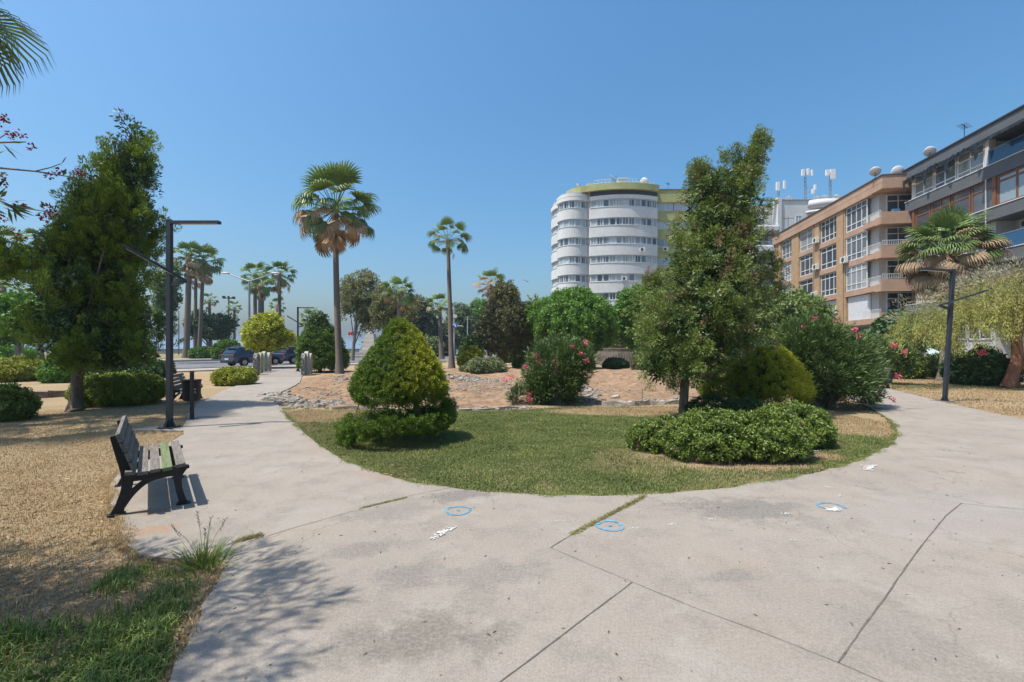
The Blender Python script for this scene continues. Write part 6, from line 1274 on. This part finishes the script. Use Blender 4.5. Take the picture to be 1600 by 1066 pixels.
# ---------------- grey block
def grey_block():
    O=Vector((30.4,17.5,0)); u=Vector((.155,.988,0)).normalized(); n=Vector((-u.y,u.x,0)); t=thing('grey_apartment_block','dark grey apartment block with torn awnings, blue glass balconies and brown window frames','building',tuple(O)); f=Face((0,0,0),u,n); e=Face((0,0,0),n*-1,u)
    grey=simple('grey_cladding',(.105,.112,.12),.7,0,.3,.12,.6); wh=streaky('white_wall_grey_block',(.42,.42,.41),(.50,.50,.485)); br=simple('brown_timber_frame',(.17,.08,.045),.6,0,.3,.15,3)
    b=MB(); f.box(b,-6,21.3,0,16.1,-14,-1.6); f.box(b,13.7,21.2,0,15.6,-1.59,-.4); b.build('core',wh,t)
    b=MB(); f.box(b,-7,21.7,15.75,16.55,-14,.25); b.build('roof_band',grey,t); b=MB(); f.box(b,-7.1,21.8,16.552,16.66,-14,.33); f.box(b,-7,8.9,16.66,17.0,-13,.1); b.build('roof_edge',simple('roof_edge_dark',(.03,.03,.03),.7),t)
    for z0,z1 in ((13.0,13.86),(10.15,10.95),(7.2,8.0),(4.3,5.1)):
        b=MB(); f.box(b,-6.5,21.6,z0,z1,-1.58,.18); b.build('slab_band',grey,t); b=MB(); f.box(b,-6.5,21.63,z1+.001,z1+.05,-.1,.22); b.build('white_edge',pvc,t)
    # top floor: enclosed windows then open balcony with glass
    for a,c in ((18.6,20.7),(16.4,18.5),(14.0,16.3)): window(t,f,a,c,13.92,15.72,.02,2,(.2,),pvc,g_c if a!=16.4 else g_d,.1)
    b=MB(); f.box(b,13.65,13.95,13.9,15.74,-.38,.06); f.box(b,20.75,21.0,13.9,15.74,-.38,.06); b.build('white_post',pvc,t)
    for z in (13.91,8.05): 
        b=MB(); f.box(b,-6,13.6 if z>9 else 13.6,z+.05,z+.95,.10,.115); b.build('glass_balustrade',simple('blue_glass',(.02,.075,.16),.08,0,.8,.1,1,0),t); b=MB(); f.box(b,-6,13.6,z+.96,z+1.0,.08,.135); b.build('handrail',simple('handrail_grey',(.4,.42,.44),.3,.6),t)
        for a in (11.2,8.2,5,1.8): window(t,f,a,a+2.2,z+.05,z+2.0,-1.58,2,(.75,),pvc,g_d,.1,'balcony_door')
    # second floor: brown framed windows
    for a,c,cl,gm_ in ((19.0,20.6,1,g_d),(17.0,18.9,2,g_d),(15.2,16.9,1,g_d),(13.3,15.1,1,g_d)): window(t,f,a,c,10.98,12.98,-.02,cl,(.72,),br,gm_,.12)
    for a,c in ((10.2,13.0),(7,10.1),(3.5,6.9)): window(t,f,a,c,10.98,12.98,.04,2,(.80,),br,g_b,.14)
    b=MB(); f.box(b,13.02,13.28,10.97,12.99,-.3,.14); f.box(b,20.65,20.9,10.97,12.99,-.3,.1); b.build('timber_post',br,t)
    b=MB(); f.box(b,-6,13.2,10.96,12.98,-1.57,-.1); b.build('room_wall',wh,t)
    for z in (5.15,2.0):
        for a in (18.5,16,13.9,10.8,7.5,4): window(t,f,a,a+2.0,z+.1,z+2.0,-.36 if a>13 else -1.58,2,(),pvc,g_d,.1)
    for a in (18.6,16.4,14.1): window(t,f,a,a+2.0,8.1,10.1,-.36,2,(),pvc,g_d,.1)
    b=MB(); f.box(b,13.63,13.68,5.0,13.0,.2,.25); b.build('downpipe',simple('pipe_pale',(.5,.5,.5)),t)
    ef=Face(u*21.2,n*-1,u)
    b=MB(); ef.box(b,.3,1.8,13.92,14.8,.3,.33); b.build('end_balustrade',g_d,t)
    # torn dark awnings
    aw=simple('torn_awning_cloth',(.025,.035,.045),.9,0,.1,.4,2); awl=simple('awning_grey',(.26,.27,.27),.9)
    def awn(s0,s1,seed):
        rg=random.Random(seed); n_=26; vs=[];mb=MB()
        for i in range(n_+1):
            s=s0+(s1-s0)*i/n_; k=abs(math.sin(i*.45+seed))*.25+rg.random()*.12; out=.35+.25*rg.random()*math.sin(math.pi*i/n_)
            if i<3 or i>n_-3: k+=.55+.3*rg.random()
            vs+=[f.p(s,15.74,.27),f.p(s,15.62-.1*rg.random(),.27+out),f.p(s+rg.uniform(-.05,.05),15.5-k,.30+out*.8)]
        mb.add(vs,[(3*i,3*i+3,3*i+4,3*i+1) for i in range(n_)],0); mb.add(vs,[(3*i+1,3*i+4,3*i+5,3*i+2) for i in range(n_)],0); o=mb.build('torn_awning',[aw,awl],t); s_=o.modifiers.new('s','SOLIDIFY'); s_.thickness=.012
    awn(18.6,21.2,1); awn(16.5,18.7,2); awn(13.8,16.6,3)
    mb=MB(); N=40; vs=[]
    for i in range(N+1):
        s=6+7.5*i/N; vs+=[f.p(s,15.74,.27),f.p(s,15.30,1.3),f.p(s,15.12-.07*(i%2),1.32)]
    mb.add(vs,[(3*i,3*i+3,3*i+4,3*i+1) for i in range(N)],0); mb.add(vs,[(3*i+1,3*i+4,3*i+5,3*i+2) for i in range(N)],0); o=mb.build('open_awning',[aw,awl],t); s_=o.modifiers.new('s','SOLIDIFY'); s_.thickness=.012
grey_block()
dish('white dish standing on the edge of the grey building roof',(33.4,36.4,16.7),.40,3.9,35)
# kiosk with a flat round roof under the trees
Y=62; x=XA(970,Y); t=thing('shop_front','ground-floor shop with dark rounded canopy glimpsed between the trees','building',(x,Y,0)); b=MB(); b.box(-3,5,0,6,0,5.2); b.build('walls',simple('ochre_wall',(.38,.31,.20),.85),t)
b=MB(); b.lathe([(0,0),(3.2,0),(3.2,.9),(0,.9)],24,(1.2,.5,4.2)); b.build('canopy',simple('dark_canopy',(.13,.12,.13),.7),t)
f=Face((0,0,0),(1,0,0),(0,-1,0)); window(t,f,-.4,4.5,1.4,3.4,.03,3,(),pvc,g_d,.1,'shop_window'); b=MB(); b.box(-.8,4.8,-.35,-.02,.4,1.3); b.build('green_counter',simple('green_panel',(.06,.16,.09),.6),t)
b=MB(); Y=80; x=XA(684,Y); t=thing('green_fence_panel','teal site fence panel left of the red car','fence',(x,Y,0)); b.box(-1.6,2.0,-.03,.03,.15,2.2); [b.box(-1.6+k*.45,-1.55+k*.45,-.06,-.031,.1,2.3) for k in range(9)]; b.build('panel',simple('teal_panel',(.03,.20,.17),.6),t)

# ================================================================== AIR
m=NT('haze_air'); v=m.n('ShaderNodeVolumePrincipled'); v.inputs['Color'].default_value=(.62,.80,1.0,1); v.inputs['Density'].default_value=.0004; v.inputs['Anisotropy'].default_value=.25
m.l(v.outputs[0],m.out.inputs['Volume'])
b=MB(); b.box(-4200,4200,-4200,4200,-3.3,34.); hz=b.build('haze',m.m); setp(hz,'thin bluish summer haze filling the air over the park and sea','haze',kind='stuff')
